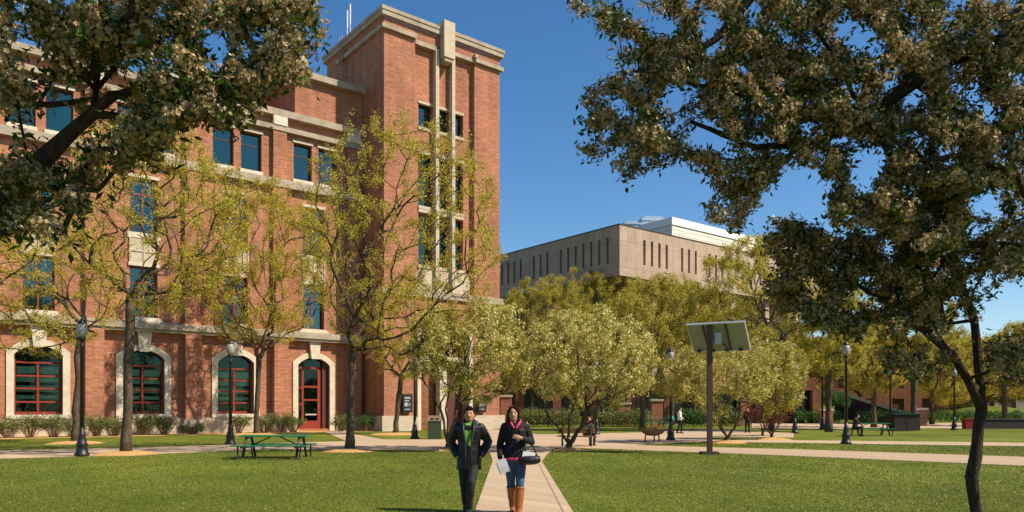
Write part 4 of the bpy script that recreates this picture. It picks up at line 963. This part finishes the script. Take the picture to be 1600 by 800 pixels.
# bench around the crabapple
def bench(px, py, label, L_=2.9):
    x_, y_ = G(px, py); o = empty('park_bench', (x_, y_, 0), 0, label, 'bench'); WD = mat('brown_wood', (0.16, 0.075, 0.035), .7)
    b = MB()
    for k in range(3): b.box(-L_/2, L_/2, -.2+k*.14, -.2+k*.14+.12, .43, .47)
    b.build('seat', WD, o)
    b = MB()
    for k in range(2): b.box(-L_/2*.92, L_/2*.92, .25, .29, .58+k*.14, .68+k*.14)
    b.build('backrest', WD, o)
    for s in (-1, 1):
        b = MB(); b.box(s*L_*.36-.03, s*L_*.36+.03, -.2, -.14, 0, .429); b.box(s*L_*.36-.03, s*L_*.36+.03, .2, .249, 0, .82); b.build('leg', BLACK, o)
bench(901, 698, 'low brown bench behind the stems of the broad crabapple', 1.7)
# solar panel on a post
x_, y_ = G(1109, 710)
sp_ = empty('solar_panel_post', (x_, y_, 0), 0, 'large tilted solar panel on a tall brown steel post in the lawn', 'solar panel')
RUST = mat('brown_steel', (0.07, 0.042, 0.028), .6)
b = MB(); b.box(-.09, .08, -.09, .08, 0, 4.6); b.build('post', RUST, sp_); b = MB(); b.box(-.32, .28, -.25, .25, -.02, .1); b.build('base_plate', RUST, sp_)
PC = [W(1079, 509, y_-.95), W(1157, 503, y_-1.15), W(1174, 543, y_+.5), W(1096, 545, y_+.6)]
# a real tilted rectangle in space
cpan = np.array((.40, .32, 4.22)); e1 = np.array((.88, -.47, .0)); e1 /= np.linalg.norm(e1); e2 = np.array((.36, .67, -.62)); e2 -= e1*e2.dot(e1); e2 /= np.linalg.norm(e2); nn = np.cross(e1, e2)
if nn[2] < 0: nn = -nn
def slab(cc, a, bb, th, hw, hh):
    vs = []
    for t in (0, th):
        for s, q in ((-1, -1), (1, -1), (1, 1), (-1, 1)): vs.append(cc+a*hw*s+bb*hh*q+nn*t)
    return vs, [(0, 3, 2, 1), (4, 5, 6, 7), (0, 1, 5, 4), (1, 2, 6, 5), (2, 3, 7, 6), (3, 0, 4, 7)]
b = MB(); b.add(*slab(cpan, e1, e2, .03, 1.0, .70)); b.build('panel', mat('panel_back', (0.26, 0.29, 0.23), .6), sp_)
b = MB()
for s in (-1, 1):
    b.add(*slab(cpan+e2*s*.705-nn*.02, e1, e2, .075, 1.04, .025)); b.add(*slab(cpan+e1*s*1.015-nn*.02, e1, e2, .075, .02, .68))
b.build('panel_frame', mat('aluminium', (.55, .56, .55), .4, metal=.5), sp_)
b = MB(); b.add(*slab(cpan+nn*.032, e1, e2, .006, .98, .67)); b.build('solar_cells', mat('cells', (.01, .015, .05), .2), sp_)
b = MB()
for s in (-.45, .35): b.add(*slab(cpan+e1*s-nn*.05, e1, e2, .045, .03, .66))
b.tube([(0, 0, 4.2), tuple(cpan+e1*.2-nn*.04+e2*.4)], .03, 6); b.build('mount_rail', RUST, sp_)
b = MB(); b.box(.16, .40, -.08, .08, 3.95, 4.35); b.build('control_box', mat('grey_box', (.4, .42, .38), .5), sp_)
b = MB()
for k in range(4): p_ = cpan+e2*.62+e1*(-.8+k*.5)-nn*.07; b.box(p_[0]-.07, p_[0]+.07, p_[1]-.04, p_[1]+.04, p_[2]-.04, p_[2]+.05)
b.build('lamp_head', BLACK, sp_)
# bin by the portal
x_, y_ = G(679, 686.5); o = empty('litter_bin', (x_, y_, 0), .1, 'square green litter bin with tan lid beside the portal lamp post', 'bin')
b = MB(); b.box(-.36, .36, -.33, .33, .04, .98); b.build('body', mat('bin_green', (.035, .06, .03), .6), o)
b = MB(); b.box(-.4, .4, -.37, .37, .982, 1.2); b.box(-.34, .34, -.3, .3, 1.2, 1.26); b.build('lid', mat('bin_tan', (.33, .24, .15), .6), o)
b = MB(); b.box(-.22, -.04, -.375, -.371, 1.04, 1.13); b.box(.05, .22, -.375, -.371, 1.04, 1.13); b.build('slot', BLACK, o)
# planter bowl
x_, y_ = G(1020, 691); o = empty('bowl_planter', (x_, y_, 0), 0, 'wide shallow bowl planter on short legs at the plaza edge', 'planter')
b = MB(); b.lathe([(.22, .32), (.45, .42), (.68, .62), (.70, .66), (.62, .66), (.55, .60)], 0, 0, 22); b.build('bowl', mat('weathered_bowl', (.20, .13, .07), .8, (.3, .2, .1), 5), o, True)
for k in range(3): a = k*2.1+.5; b = MB(); b.tube([(.35*math.cos(a), .35*math.sin(a), .4), (.42*math.cos(a), .42*math.sin(a), 0)], .035, 6); b.build('leg', BLACK, o)
rg = np.random.default_rng(8); V, Fq = place(rg, T_SHR, rg.normal(0, 1, (60, 3))*np.array((.25, .25, .03))+np.array((0, 0, .68)), .6, 1); np_mesh('plants', V, Fq, L_OLV, o)
# brick piers
for i, (px, Y, h_, lb_) in enumerate(((791, 66, 2.85, 'brick gate pier with pale cap just right of the tower'), (976, 68, 2.2, 'short brick pier behind the hedge right of the broad crabapple'), (1026, 68, 2.5, 'brick pier with pale cap behind the dark green table'), (1162, 70, 2.6, 'brick pier behind the dark clothed walker'), (1291, 76, 1.6, 'small brick pier at the foot of the grass mound'), (1437, 70, 1.7, 'small brick pier touching the brown utility box'))):
    o = empty('brick_pier', ((px-800)/F*Y, Y, 0), 0, lb_, 'pier', 'brick piers behind the plaza'); b = MB(); b.box(-.5, .5, -.4, .4, 0, h_-.2); b.build('shaft', BRICK, o); b = MB(); b.box(-.58, .58, -.48, .48, h_-.198, h_); b.build('cap', STONE, o)
# green fence
o = empty('metal_fence', ((980-800)/F*71, 71, 0), 0, 'dark green metal picket fence behind the hedges', 'fence'); GM = mat('fence_green', (.012, .05, .03), .5)
b = MB(); b.box(-9.5, 9.5, -.03, .03, 1.55, 1.62); b.box(-9.5, 9.5, -.03, .03, .3, .36); b.build('rail', GM, o)
b = MB()
for k in range(100): b.box(-9.4+k*.19, -9.37+k*.19, -.012, .012, .1, 1.75)
b.build('picket', GM, o)
# utility box, low wall, red bin
x_, y_ = G(1411, 673.5); o = empty('utility_box', (x_, y_, 0), 0, 'dark brown utility box standing by a brick pier beyond the lawn', 'utility box')
b = MB(); b.box(-.92, .92, -.6, .6, .05, 1.2); b.build('body', mat('box_brown', (.03, .018, .012), .6), o); b = MB(); b.box(-1.0, 1.0, -.68, .68, 1.202, 1.3); b.build('lid', GM, o); b = MB(); b.box(-.02, .02, -.615, -.602, .1, 1.15); b.box(-.2, -.08, -.63, -.602, .6, .7); b.build('door_latch', BLACK, o)
x_, y_ = G(1511, 671); o = empty('red_bin', (x_, y_, 0), 0, 'red wheeled bin near the far lamp post at the right', 'bin')
b = MB(); o.scale = (.75,)*3; b.prism([(-.3, .05), (.3, .05), (.38, 1.0), (-.38, 1.0)], -.35, .35, 'y'); b.build('body', mat('red_plastic', (.22, .012, .015), .5), o); b = MB(); b.box(-.42, .42, -.4, .4, 1.002, 1.1); b.build('lid', mat('red_plastic_lid', (.28, .012, .012), .5), o)
x0_ = (1518-800)/F*60; o = empty('low_wall', (x0_, 60, 0), 0, 'low dark wall with flat cap at the far right of the lawn', 'wall'); b = MB(); b.box(0, 14, 0, .5, 0, .72); b.build('wall_body', mat('dark_wall', (.035, .03, .028), .8), o); b = MB(); b.box(-.05, 14.05, -.06, .56, .722, .82); b.build('wall_cap', mat('dark_wall_cap', (.06, .05, .045), .8), o)
# teal bundle on the table
x_, y_ = G(1047, 668); o = empty('teal_umbrella', (x_, y_, 0), 0, 'small folded teal umbrella standing beside the dark green table', 'umbrella')
TEAL = mat('teal_cloth', (.01, .24, .17), .6)
b = MB(); b.tube([(0, 0, 0), (0, 0, 1.3)], .03, 6); b.build('pole', BLACK, o); b = MB(); b.lathe([(.34, .62), (.38, .72), (.30, .9), (.12, 1.08), (.02, 1.2)], 0, 0, 10); b.build('canopy', TEAL, o, True)

# ------------------------------------------------------------------ people
def remeshed(mb, name, m, parent, voxel=.012, smooth_it=3):
    me = bpy.data.meshes.new(name); me.from_pydata(mb.v, [], mb.f); me.update()
    o = bpy.data.objects.new(name+'_tmp', me); C.objects.link(o)
    md = o.modifiers.new('r', 'REMESH'); md.mode = 'VOXEL'; md.voxel_size = voxel; md.adaptivity = 0
    sm_ = o.modifiers.new('s', 'SMOOTH'); sm_.iterations = smooth_it; sm_.factor = .5
    dg = bpy.context.evaluated_depsgraph_get(); ev = o.evaluated_get(dg); m2_ = bpy.data.meshes.new_from_object(ev); m2_.name = name
    C.objects.unlink(o); bpy.data.objects.remove(o)
    return link(name, m2_, m, parent, True)
def V3(*a): return Vector(a)
def limb(mb, a, b, c, r0, r1, r2, n=12):
    a, b, c = Vector(a), Vector(b), Vector(c)
    mb.tube([a, a*.66+b*.34, a*.3+b*.7, b, b*.7+c*.3, b*.35+c*.65, c], [r0, r0*1.0, (r0+r1)/2, r1, r1*1.02, (r1+r2)/2, r2], n); mb.ball(a, r0*.98, n, 8); mb.ball(b, r1*.98, n, 8); mb.ball(c, r2*.98, n, 8)
def hand(mb, wr, d, up, s=1.0, curl=.35, thumb=1):
    """wr wrist, d direction of fingers, up back-of-hand normal"""
    wr = Vector(wr); d = Vector(d).normalized(); up = (Vector(up)-d*Vector(up).dot(d)).normalized(); sd_ = d.cross(up)*thumb
    mb.tube([wr-d*.02, wr+d*.02*s, wr+d*.06*s, wr+d*.09*s], [(.026, .02), (.032, .018), (.040, .016), (.038, .013)], 10, ref=sd_)
    for k, (o_, l_) in enumerate(((-.029, .064), (-.010, .074), (.010, .070), (.028, .055))):
        p = wr+d*.085*s+sd_*(-o_)*s; q1 = p+(d-up*curl*.5).normalized()*l_*.45*s; q2 = q1+(d-up*curl*1.5).normalized()*l_*.32*s; q3 = q2+(d-up*curl*2.6).normalized()*l_*.25*s
        mb.tube([p-d*.02, p, q1, q2, q3], [.0095, .0095, .009, .0082, .007], 8)
    p = wr+d*.025*s+sd_*.026*s; q1 = p+(d*.5+sd_*.8-up*.25).normalized()*.035*s; q2 = q1+(d*.9+sd_*.35-up*.4).normalized()*.03*s; mb.tube([p-sd_*.01, p, q1, q2], [.012, .012, .011, .008], 8)
def person(loc, rz, label, J, cols, hs_=1.0, female=False, voxel=.009, extras=None, hem=.88, puffy=0.0, open_front=None, boots=None, detail=True, seated=False):
    o = empty('person', loc, rz, label, 'person')
    hip = V3(*J.get('hip', (0, 0, .94))); ch = V3(*J.get('chest', (0, 0, 1.28))); nk = V3(*J.get('neck', (0, 0, 1.46))); hd = V3(*J.get('head', (0, -.02, 1.59)))
    sw = .175 if female else .195
    SL = V3(*J.get('sl', (ch.x+sw, ch.y, 1.395+ch.z-1.28))); SR = V3(*J.get('sr', (ch.x-sw, ch.y, 1.395+ch.z-1.28)))
    sk = mat('skin', cols['skin'], .55); hair = mat('hair', cols['hair'], .9, bump=.8, bscale=60, spec=.1); top = mat('top', cols['top'], cols.get('rough', .75), bump=.9, bscale=9); trs = mat('trousers', cols['legs'], .8, cols.get('legs2'), 6); sho = mat('shoes', cols['shoes'], .5)
    # body, one continuous surface
    b = MB()
    b.ball(hd, (.074, .094, .112), 18, 14); b.tube([hd+V3(0, -.012, -.035), hd+V3(0, -.03, -.085), hd+V3(0, -.035, -.112)], [(.062, .07), (.052, .05), (.03, .03)], 12)
    b.tube([hd+V3(0, -.088, .012), hd+V3(0, -.108, -.022), hd+V3(0, -.092, -.034)], [.010, .015, .012], 8)
    for s in (-1, 1): b.ball(hd+V3(s*.075, .005, -.005), (.012, .02, .03), 8, 6)
    b.tube([hd+V3(0, .015, -.06), nk+V3(0, .0, .0), nk+V3(0, .01, -.05)], [.055, .055, .07], 12)
    b.tube([nk+V3(0, .01, -.02), ch+V3(0, .0, .10), ch, (ch+hip)/2, hip+V3(0, 0, .04), hip+V3(0, 0, -.06)], [(.09, .07), (.165, .10), (.155, .11), (.13, .095), (.155, .11), (.14, .10)], 16)
    for s, S, E, Wr in ((1, SL, J['el'], J['wl']), (-1, SR, J['er'], J['wr'])):
        limb(b, S, E, Wr, .044, .038, .026); b.tube([nk+V3(0, .01, -.08), S], [.05, .042], 10)
    dl = J.get('hl', ((0, 0, -1), (1, 0, 0), -1)); dr_ = J.get('hr', ((0, 0, -1), (-1, 0, 0), 1))
    if not J.get('pocket'):
        hand(b, J['wl'], dl[0], dl[1], 1, J.get('curl', .35), dl[2]); hand(b, J['wr'], dr_[0], dr_[1], 1, J.get('curl', .35), dr_[2])
    else: b.ball(J['wl'], .035, 8, 6); b.ball(J['wr'], .035, 8, 6)
    for s, K, A in ((1, J['kl'], J['al']), (-1, J['kr'], J['ar'])):
        limb(b, hip+V3(s*.085, 0, -.05), K, A, .08, .053, .035)
        A = V3(*A); t = J.get('toel' if s > 0 else 'toer', (0, -1, 0)); t = V3(*t).normalized()
        b.tube([A-t*.05+V3(0, 0, -.04), A+t*.05+V3(0, 0, -.045), A+t*.14+V3(0, 0, -.06)], [(.035, .03), (.04, .03), (.03, .018)], 10)
    remeshed(b, 'body', sk, o, voxel)
    # face marks
    if detail:
        e = MB()
        for s in (-1, 1): e.ball(hd+V3(s*.030, -.085, .012), (.012, .006, .006), 10, 6)
        e.build('eyes', mat('eye', (.02, .012, .01), .3), o, True)
        e = MB()
        for s in (-1, 1): e.tube([hd+V3(s*.014, -.093, .030), hd+V3(s*.032, -.089, .036), hd+V3(s*.048, -.078, .030)], [.004, .0045, .003], 6)
        e.build('eyebrows', hair, o, True)
        e = MB(); e.tube([hd+V3(-.022, -.083, -.058), hd+V3(0, -.092, -.057), hd+V3(.022, -.083, -.058)], [.003, .007, .003], 8); e.build('lips', mat('lip', (.36, .10, .08), .5), o, True)
    # hair
    h = MB()
    h.ball(hd+V3(0, .024, .032), (.080, .088, .088), 18, 12)
    if female:
        h.ball(hd+V3(0, .055, -.03), (.085, .06, .13), 14, 10)
        for s in (-1, 1):
            h.tube([hd+V3(s*.045, -.055, .085), hd+V3(s*.078, -.035, .03), hd+V3(s*.088, -.02, -.05), hd+V3(s*.092, -.03, -.14), hd+V3(s*.085, -.04, -.21)], [.026, .022, .022, .026, .014], 10)
        h.tube([hd+V3(0, .07, 0), hd+V3(0, .09, -.12), hd+V3(0, .09, -.24)], [(.08, .04), (.1, .04), (.07, .03)], 12)
        for s in (-1, 1): h.tube([hd+V3(0, -.04, .122), hd+V3(s*.04, -.062, .10), hd+V3(s*.072, -.05, .05)], [.018, .022, .018], 8)
    else:
        rr = random.Random(4)
        for k in range(26): a = rr.uniform(0, 6.28); q = rr.uniform(0, .062); p = hd+V3(q*math.cos(a), q*math.sin(a)+.005, .112-q*q*9); h.tube([p, p+V3(rr.uniform(-.015, .015), rr.uniform(-.025, .0), .016)], [.022, .012], 6)
        for s in (-1, 1): h.tube([hd+V3(s*.066, -.03, .065), hd+V3(s*.078, -.012, .03), hd+V3(s*.078, .01, -.005), hd+V3(s*.070, .03, -.045)], [.018, .016, .014, .012], 6)
        h.tube([hd+V3(-.055, -.058, .068), hd+V3(-.01, -.078, .088), hd+V3(.052, -.062, .074)], [.014, .020, .016], 8)
    ho = remeshed(h, 'hair', hair, o, .008, 2)
    # trousers
    t = MB(); t.tube([hip+V3(0, 0, .08), hip+V3(0, 0, -.02), hip+V3(0, 0, -.10)], [(.160, .118), (.178, .125), (.165, .12)], 16)
    fl = cols.get('flare', 0)
    for s, K, A in ((1, J['kl'], J['al']), (-1, J['kr'], J['ar'])):
        K = V3(*K); A = V3(*A); Hj = hip+V3(s*.085, 0, -.06)
        t.tube([Hj, Hj*.6+K*.4, K, K*.6+A*.4, K*.15+A*.85, A+V3(0, .01, -.02)], [.10, .089, .066+fl*.3, .060+fl*.6, .052+fl, .054+fl], 14); t.ball(Hj, .098, 14, 10); t.ball(K, .066+fl*.3, 14, 10)
    remeshed(t, 'jeans' if female else 'trousers', trs, o, voxel+.002, 2)
    # shoes or boots
    for s, K, A in ((1, J['kl'], J['al']), (-1, J['kr'], J['ar'])):
        A = V3(*A); K = V3(*K); tt = V3(*J.get('toel' if s > 0 else 'toer', (0, -1, 0))).normalized(); u_ = (A-K).normalized()
        m = MB(); m.tube([A-tt*.075+V3(0, 0, -.045), A-tt*.03+V3(0, 0, -.04), A+tt*.06+V3(0, 0, -.048), A+tt*.14+V3(0, 0, -.056), A+tt*.185+V3(0, 0, -.062)], [(.036, .034), (.045, .042), (.048, .036), (.044, .026), (.026, .016)], 12, ref=tt.cross(Vector((0, 0, 1))))
        if boots:
            top_ = K*.80+A*.20; m.tube([top_, top_*.5+A*.5, A+V3(0, 0, .03), A+V3(0, 0, -.03)], [.074, .071, .062, .056], 14); 
            r_ = MB(); r_.tube([top_-u_*.012, top_+u_*.02], [.0775, .0775], 16); r_.build('boot_cuff', mat('cuff', (.30, .10, .03), .5), o, True)
        else: m.tube([A+V3(0, 0, .02), A+V3(0, 0, -.03)], [.045, .045], 12)
        remeshed(m, 'boot' if boots else 'shoe', sho, o, .009, 2)
        q = MB(); q.tube([A-tt*.09+V3(0, 0, -.082), A+tt*.06+V3(0, 0, -.082), A+tt*.19+V3(0, 0, -.082)], [(.04, .008), (.048, .008), (.03, .008)], 12, ref=tt.cross(Vector((0, 0, 1)))); q.build('sole', BLACK, o)
    # jacket
    j = MB(); pf = puffy
    hz = hem-hip.z if not seated else -.02
    j.tube([nk+V3(0, .012, -.01), nk+V3(0, .01, -.055), ch+V3(0, 0, .11), ch+V3(0, 0, .02), (ch+hip)/2+V3(0, 0, 0), hip+V3(0, 0, .05), hip+V3(0, 0, hz)],
           [(.075, .07), (.13+pf*.5, .095+pf*.4), (.195+pf, .128+pf), (.182+pf, .136+pf), (.158+pf*1.1, .122+pf*1.1), (.178+pf, .135+pf), (.182+pf*.9, .138+pf*.9)], 20)
    for s, S, E, Wr in ((1, SL, J['el'], J['wl']), (-1, SR, J['er'], J['wr'])):
        S = S+V3(-s*.012, 0, -.022); j.tube([nk+V3(s*.045, .012, -.035), nk*.5+S*.5+V3(0, 0, .012), S+V3(0, 0, .0)], [.055+pf*.5, .060+pf*.5, .064+pf*.5], 12)
        E = V3(*E); Wr = V3(*Wr); limb(j, S, E, Wr+(E-Wr)*.08, .066+pf*.6, .058+pf*.8, .042+pf*.6, 14)
    if puffy:
        for s in (-1, 1): j.tube([nk+V3(s*.07, .03, .03), nk+V3(s*.085, -.05, .01), nk+V3(s*.06, -.10, -.06)], [.028, .028, .022], 8)
        j.tube([nk+V3(-.08, .03, .02), nk+V3(0, .075, .03), nk+V3(.08, .03, .02)], [.03, .034, .03], 8)
    remeshed(j, 'jacket', top, o, voxel+.002, 2)
    if extras: extras(o, hd, nk, ch, hip)
    o.scale = (hs_,)*3
    return o
SKIN = (.52, .27, .17)
def man_extra(o, hd, nk, ch, hip):
    m = MB(); y = -.180
    m.add([(ch.x-.028, y-.004, 1.08), (ch.x+.03, y-.004, 1.06), (ch.x+.062, y+.02, 1.30), (ch.x+.052, y+.088, 1.43), (ch.x-.052, y+.088, 1.43), (ch.x-.06, y+.02, 1.30),
           (ch.x-.028, y+.05, 1.08), (ch.x+.03, y+.05, 1.06), (ch.x+.062, y+.09, 1.30), (ch.x+.052, y+.13, 1.43), (ch.x-.052, y+.13, 1.43), (ch.x-.06, y+.09, 1.30)],
          [(0, 1, 2, 5), (5, 2, 3, 4), (6, 11, 8, 7), (11, 10, 9, 8), (0, 6, 7, 1), (1, 7, 8, 2), (2, 8, 9, 3), (3, 9, 10, 4), (4, 10, 11, 5), (5, 11, 6, 0)])
    m.build('shirt', mat('lime_shirt', (.16, .36, .04), .8), o, False)
    for s in (-1, 1):
        m = MB(); m.tube([(s*.085, -.10, 1.45), (s*.082, -.178, 1.32), (s*.05, -.212, 1.15), (s*.045, -.212, .95), (s*.05, -.205, .74)], [.016, .02, .014, .013, .012], 8); m.build('jacket_edge', mat('jacket_trim', (.03, .03, .032), .45), o, True)
x_m = (733-800)/F*11.75
person((x_m, 11.75, 0), 0, 'walking man in open black padded jacket over lime shirt, hands in pockets',
       dict(hip=(0, 0, .91), chest=(0, -.01, 1.25), neck=(.0, -.015, 1.43), head=(.005, -.045, 1.555), el=(.30, .06, 1.12), wl=(.20, -.10, .90), er=(-.29, .07, 1.12), wr=(-.19, -.09, .90),
            kl=(.045, -.16, .50), al=(.0, -.10, .10), kr=(-.085, .03, .48), ar=(-.06, .17, .13), toer=(0, -1, -.25), toel=(.05, -1, 0), pocket=True),
       dict(skin=SKIN, hair=(.010, .006, .004), top=(.012, .012, .014), legs=(.018, .018, .021), legs2=(.03, .03, .035), shoes=(.015, .015, .017), rough=.38, flare=.008), hem=.68, puffy=.018, extras=man_extra)
def woman_extra(o, hd, nk, ch, hip):
    PK = mat('pink_fleece', (.62, .05, .14), .7)
    m = MB()
    for s in (-1, 1): m.tube([nk+V3(s*.065, .03, .035), nk+V3(s*.080, -.04, .015), nk+V3(s*.055, -.095, -.04), nk+V3(s*.012, -.128, -.10)], [.02, .022, .02, .012], 10)
    m.tube([nk+V3(-.065, .03, .035), nk+V3(0, .07, .045), nk+V3(.065, .03, .035)], [.02, .022, .02], 10)
    remeshed(m, 'collar', PK, o, .007, 1)
    m = MB(); m.tube([(0, 0, .845), (0, 0, .885)], [(.182, .138), (.184, .14)], 24); m.build('pink_hem', PK, o, True)
    m = MB(); m.prism([(.075, 1.315), (.13, 1.315), (.128, 1.333), (.112, 1.343), (.09, 1.338)], -.142, -.136, 'y'); m.build('chest_patch', PK, o)
x_w = (805-800)/F*11.6
wom = person((x_w, 11.6, 0), 0, 'long haired woman in black fleece, jeans and brown boots walking on the path',
       dict(hip=(0, 0, .93), chest=(0, 0, 1.27), neck=(0, -.005, 1.44), head=(-.03, -.03, 1.565), er=(-.235, .05, 1.10), wr=(-.235, -.10, .87), el=(.255, .03, 1.12), wl=(.10, -.21, 1.19),
            kl=(.075, -.10, .50), al=(.055, -.13, .105), kr=(-.065, .02, .50), ar=(-.035, .12, .11), toel=(.03, -1, 0), toer=(-.02, -1, -.1), hr=((.12, -.25, -1), (-1, 0, 0), 1), hl=((-1, -.15, .25), (0, -1, .1), -1), curl=.5),
       dict(skin=SKIN, hair=(.045, .018, .011), top=(.010, .009, .011), legs=(.025, .05, .10), legs2=(.05, .11, .19), shoes=(.30, .105, .032)), hem=.875, female=True, boots=True, extras=woman_extra)
# paper in her hand, bag over her arm
def paper():
    o = empty('paper_sheets', (x_w-.17, 11.43, .66), 0, 'white sheets of paper held in the hand of the walking woman', 'paper')
    m = MB()
    for k in range(3):
        t = .004*k; c, s = math.cos(.35), math.sin(.35)
        def R(x, z): return (x*c-z*s+.01*k, -.012*k-.03*math.sin(z*8), x*s+z*c)
        p = [R(-.07, 0), R(.08, 0), R(.08, .10), R(.08, .21), R(-.07, .21), R(-.07, .10)]
        m.add([*p, *[(a, b_+.002, c_) for a, b_, c_ in p]], [(0, 1, 2, 5), (5, 2, 3, 4), (11, 8, 7, 6), (10, 9, 8, 11), (0, 6, 7, 1), (1, 7, 8, 2), (2, 8, 9, 3), (3, 9, 10, 4), (4, 10, 11, 5), (5, 11, 6, 0)])
    m.build('sheet', mat('paper', (.82, .82, .84), .7), o)
paper()
def bag():
    o = empty('handbag', (x_w+.215, 11.42, .80), .15, 'black handbag with white papers hanging on the arm of the walking woman', 'handbag')
    m = MB(); m.tube([(-.17, 0, .07), (-.10, 0, .06), (0, 0, .055), (.10, 0, .06), (.17, 0, .07)], [(.05, .05), (.085, .075), (.10, .08), (.085, .075), (.045, .05)], 12, ref=(0, 1, 0)); 
    remeshed(m, 'bag_body', mat('bag_leather', (.014, .013, .014), .4), o, .009, 2)
    m = MB(); m.tube([(-.13, 0, .10), (-.10, 0, .22), (-.02, .03, .31), (.06, .03, .28), (.12, 0, .12)], .011, 8); m.build('strap', BLACK, o, True)
    m = MB(); m.prism([(-.12, .10), (.07, .09), (.09, .165), (-.01, .185), (-.10, .19)], -.05, -.015, 'y'); m.build('papers', mat('white_paper', (.8, .8, .82), .7), o)
bag()
# far people
x_, y_ = G(1062, 677.5)
person((x_, y_, 0), math.radians(75), 'far person in white shirt and dark trousers walking behind the plaza',
       dict(el=(.22, .08, 1.1), wl=(.2, -.05, .88), er=(-.22, -.04, 1.1), wr=(-.18, -.22, 1.0), kl=(.08, -.12, .5), al=(.08, -.1, .1), kr=(-.08, .03, .5), ar=(-.08, .16, .12)),
       dict(skin=SKIN, hair=(.03, .02, .015), top=(.62, .66, .72), legs=(.012, .012, .014), shoes=(.01, .01, .01)), voxel=.016, detail=False)
x_, y_ = G(1168, 676.5)
person((x_, y_, 0), math.radians(-30), 'far person in dark clothes standing by the red leaved tree',
       dict(el=(.24, .05, 1.1), wl=(.1, -.2, 1.05), er=(-.24, .05, 1.1), wr=(-.2, -.12, .9), kl=(.1, -.05, .5), al=(.12, .0, .1), kr=(-.1, -.02, .5), ar=(-.12, .04, .1)),
       dict(skin=SKIN, hair=(.03, .02, .015), top=(.03, .012, .012), legs=(.012, .012, .016), shoes=(.01, .01, .01)), voxel=.016, detail=False)
SIT = dict(hip=(0, 0, .55), chest=(0, -.06, .90), neck=(0, -.1, 1.07), head=(0, -.17, 1.18), el=(.24, -.2, .78), wl=(.1, -.4, .72), er=(-.24, -.2, .78), wr=(-.1, -.4, .72), kl=(.12, -.42, .54), al=(.12, -.38, .1), kr=(-.12, -.42, .54), ar=(-.12, -.38, .1))
x_, y_ = G(1341, 682)
person((x_-.15, y_+.15, 0), math.radians(70), 'seated person in dark shirt bent over the far green picnic table', SIT, dict(skin=SKIN, hair=(.03, .02, .015), top=(.03, .03, .035), legs=(.015, .015, .02), shoes=(.01, .01, .01)), voxel=.016, detail=False, seated=True)
x_, y_ = G(916, 696)
person((x_, y_-.05, -.03), math.radians(35), 'seated reader with tan hair on the low brown bench behind the crabapple', SIT, dict(skin=SKIN, hair=(.28, .10, .04), top=(.03, .03, .04), legs=(.02, .02, .03), shoes=(.01, .01, .01)), voxel=.016, detail=False, seated=True, female=True)
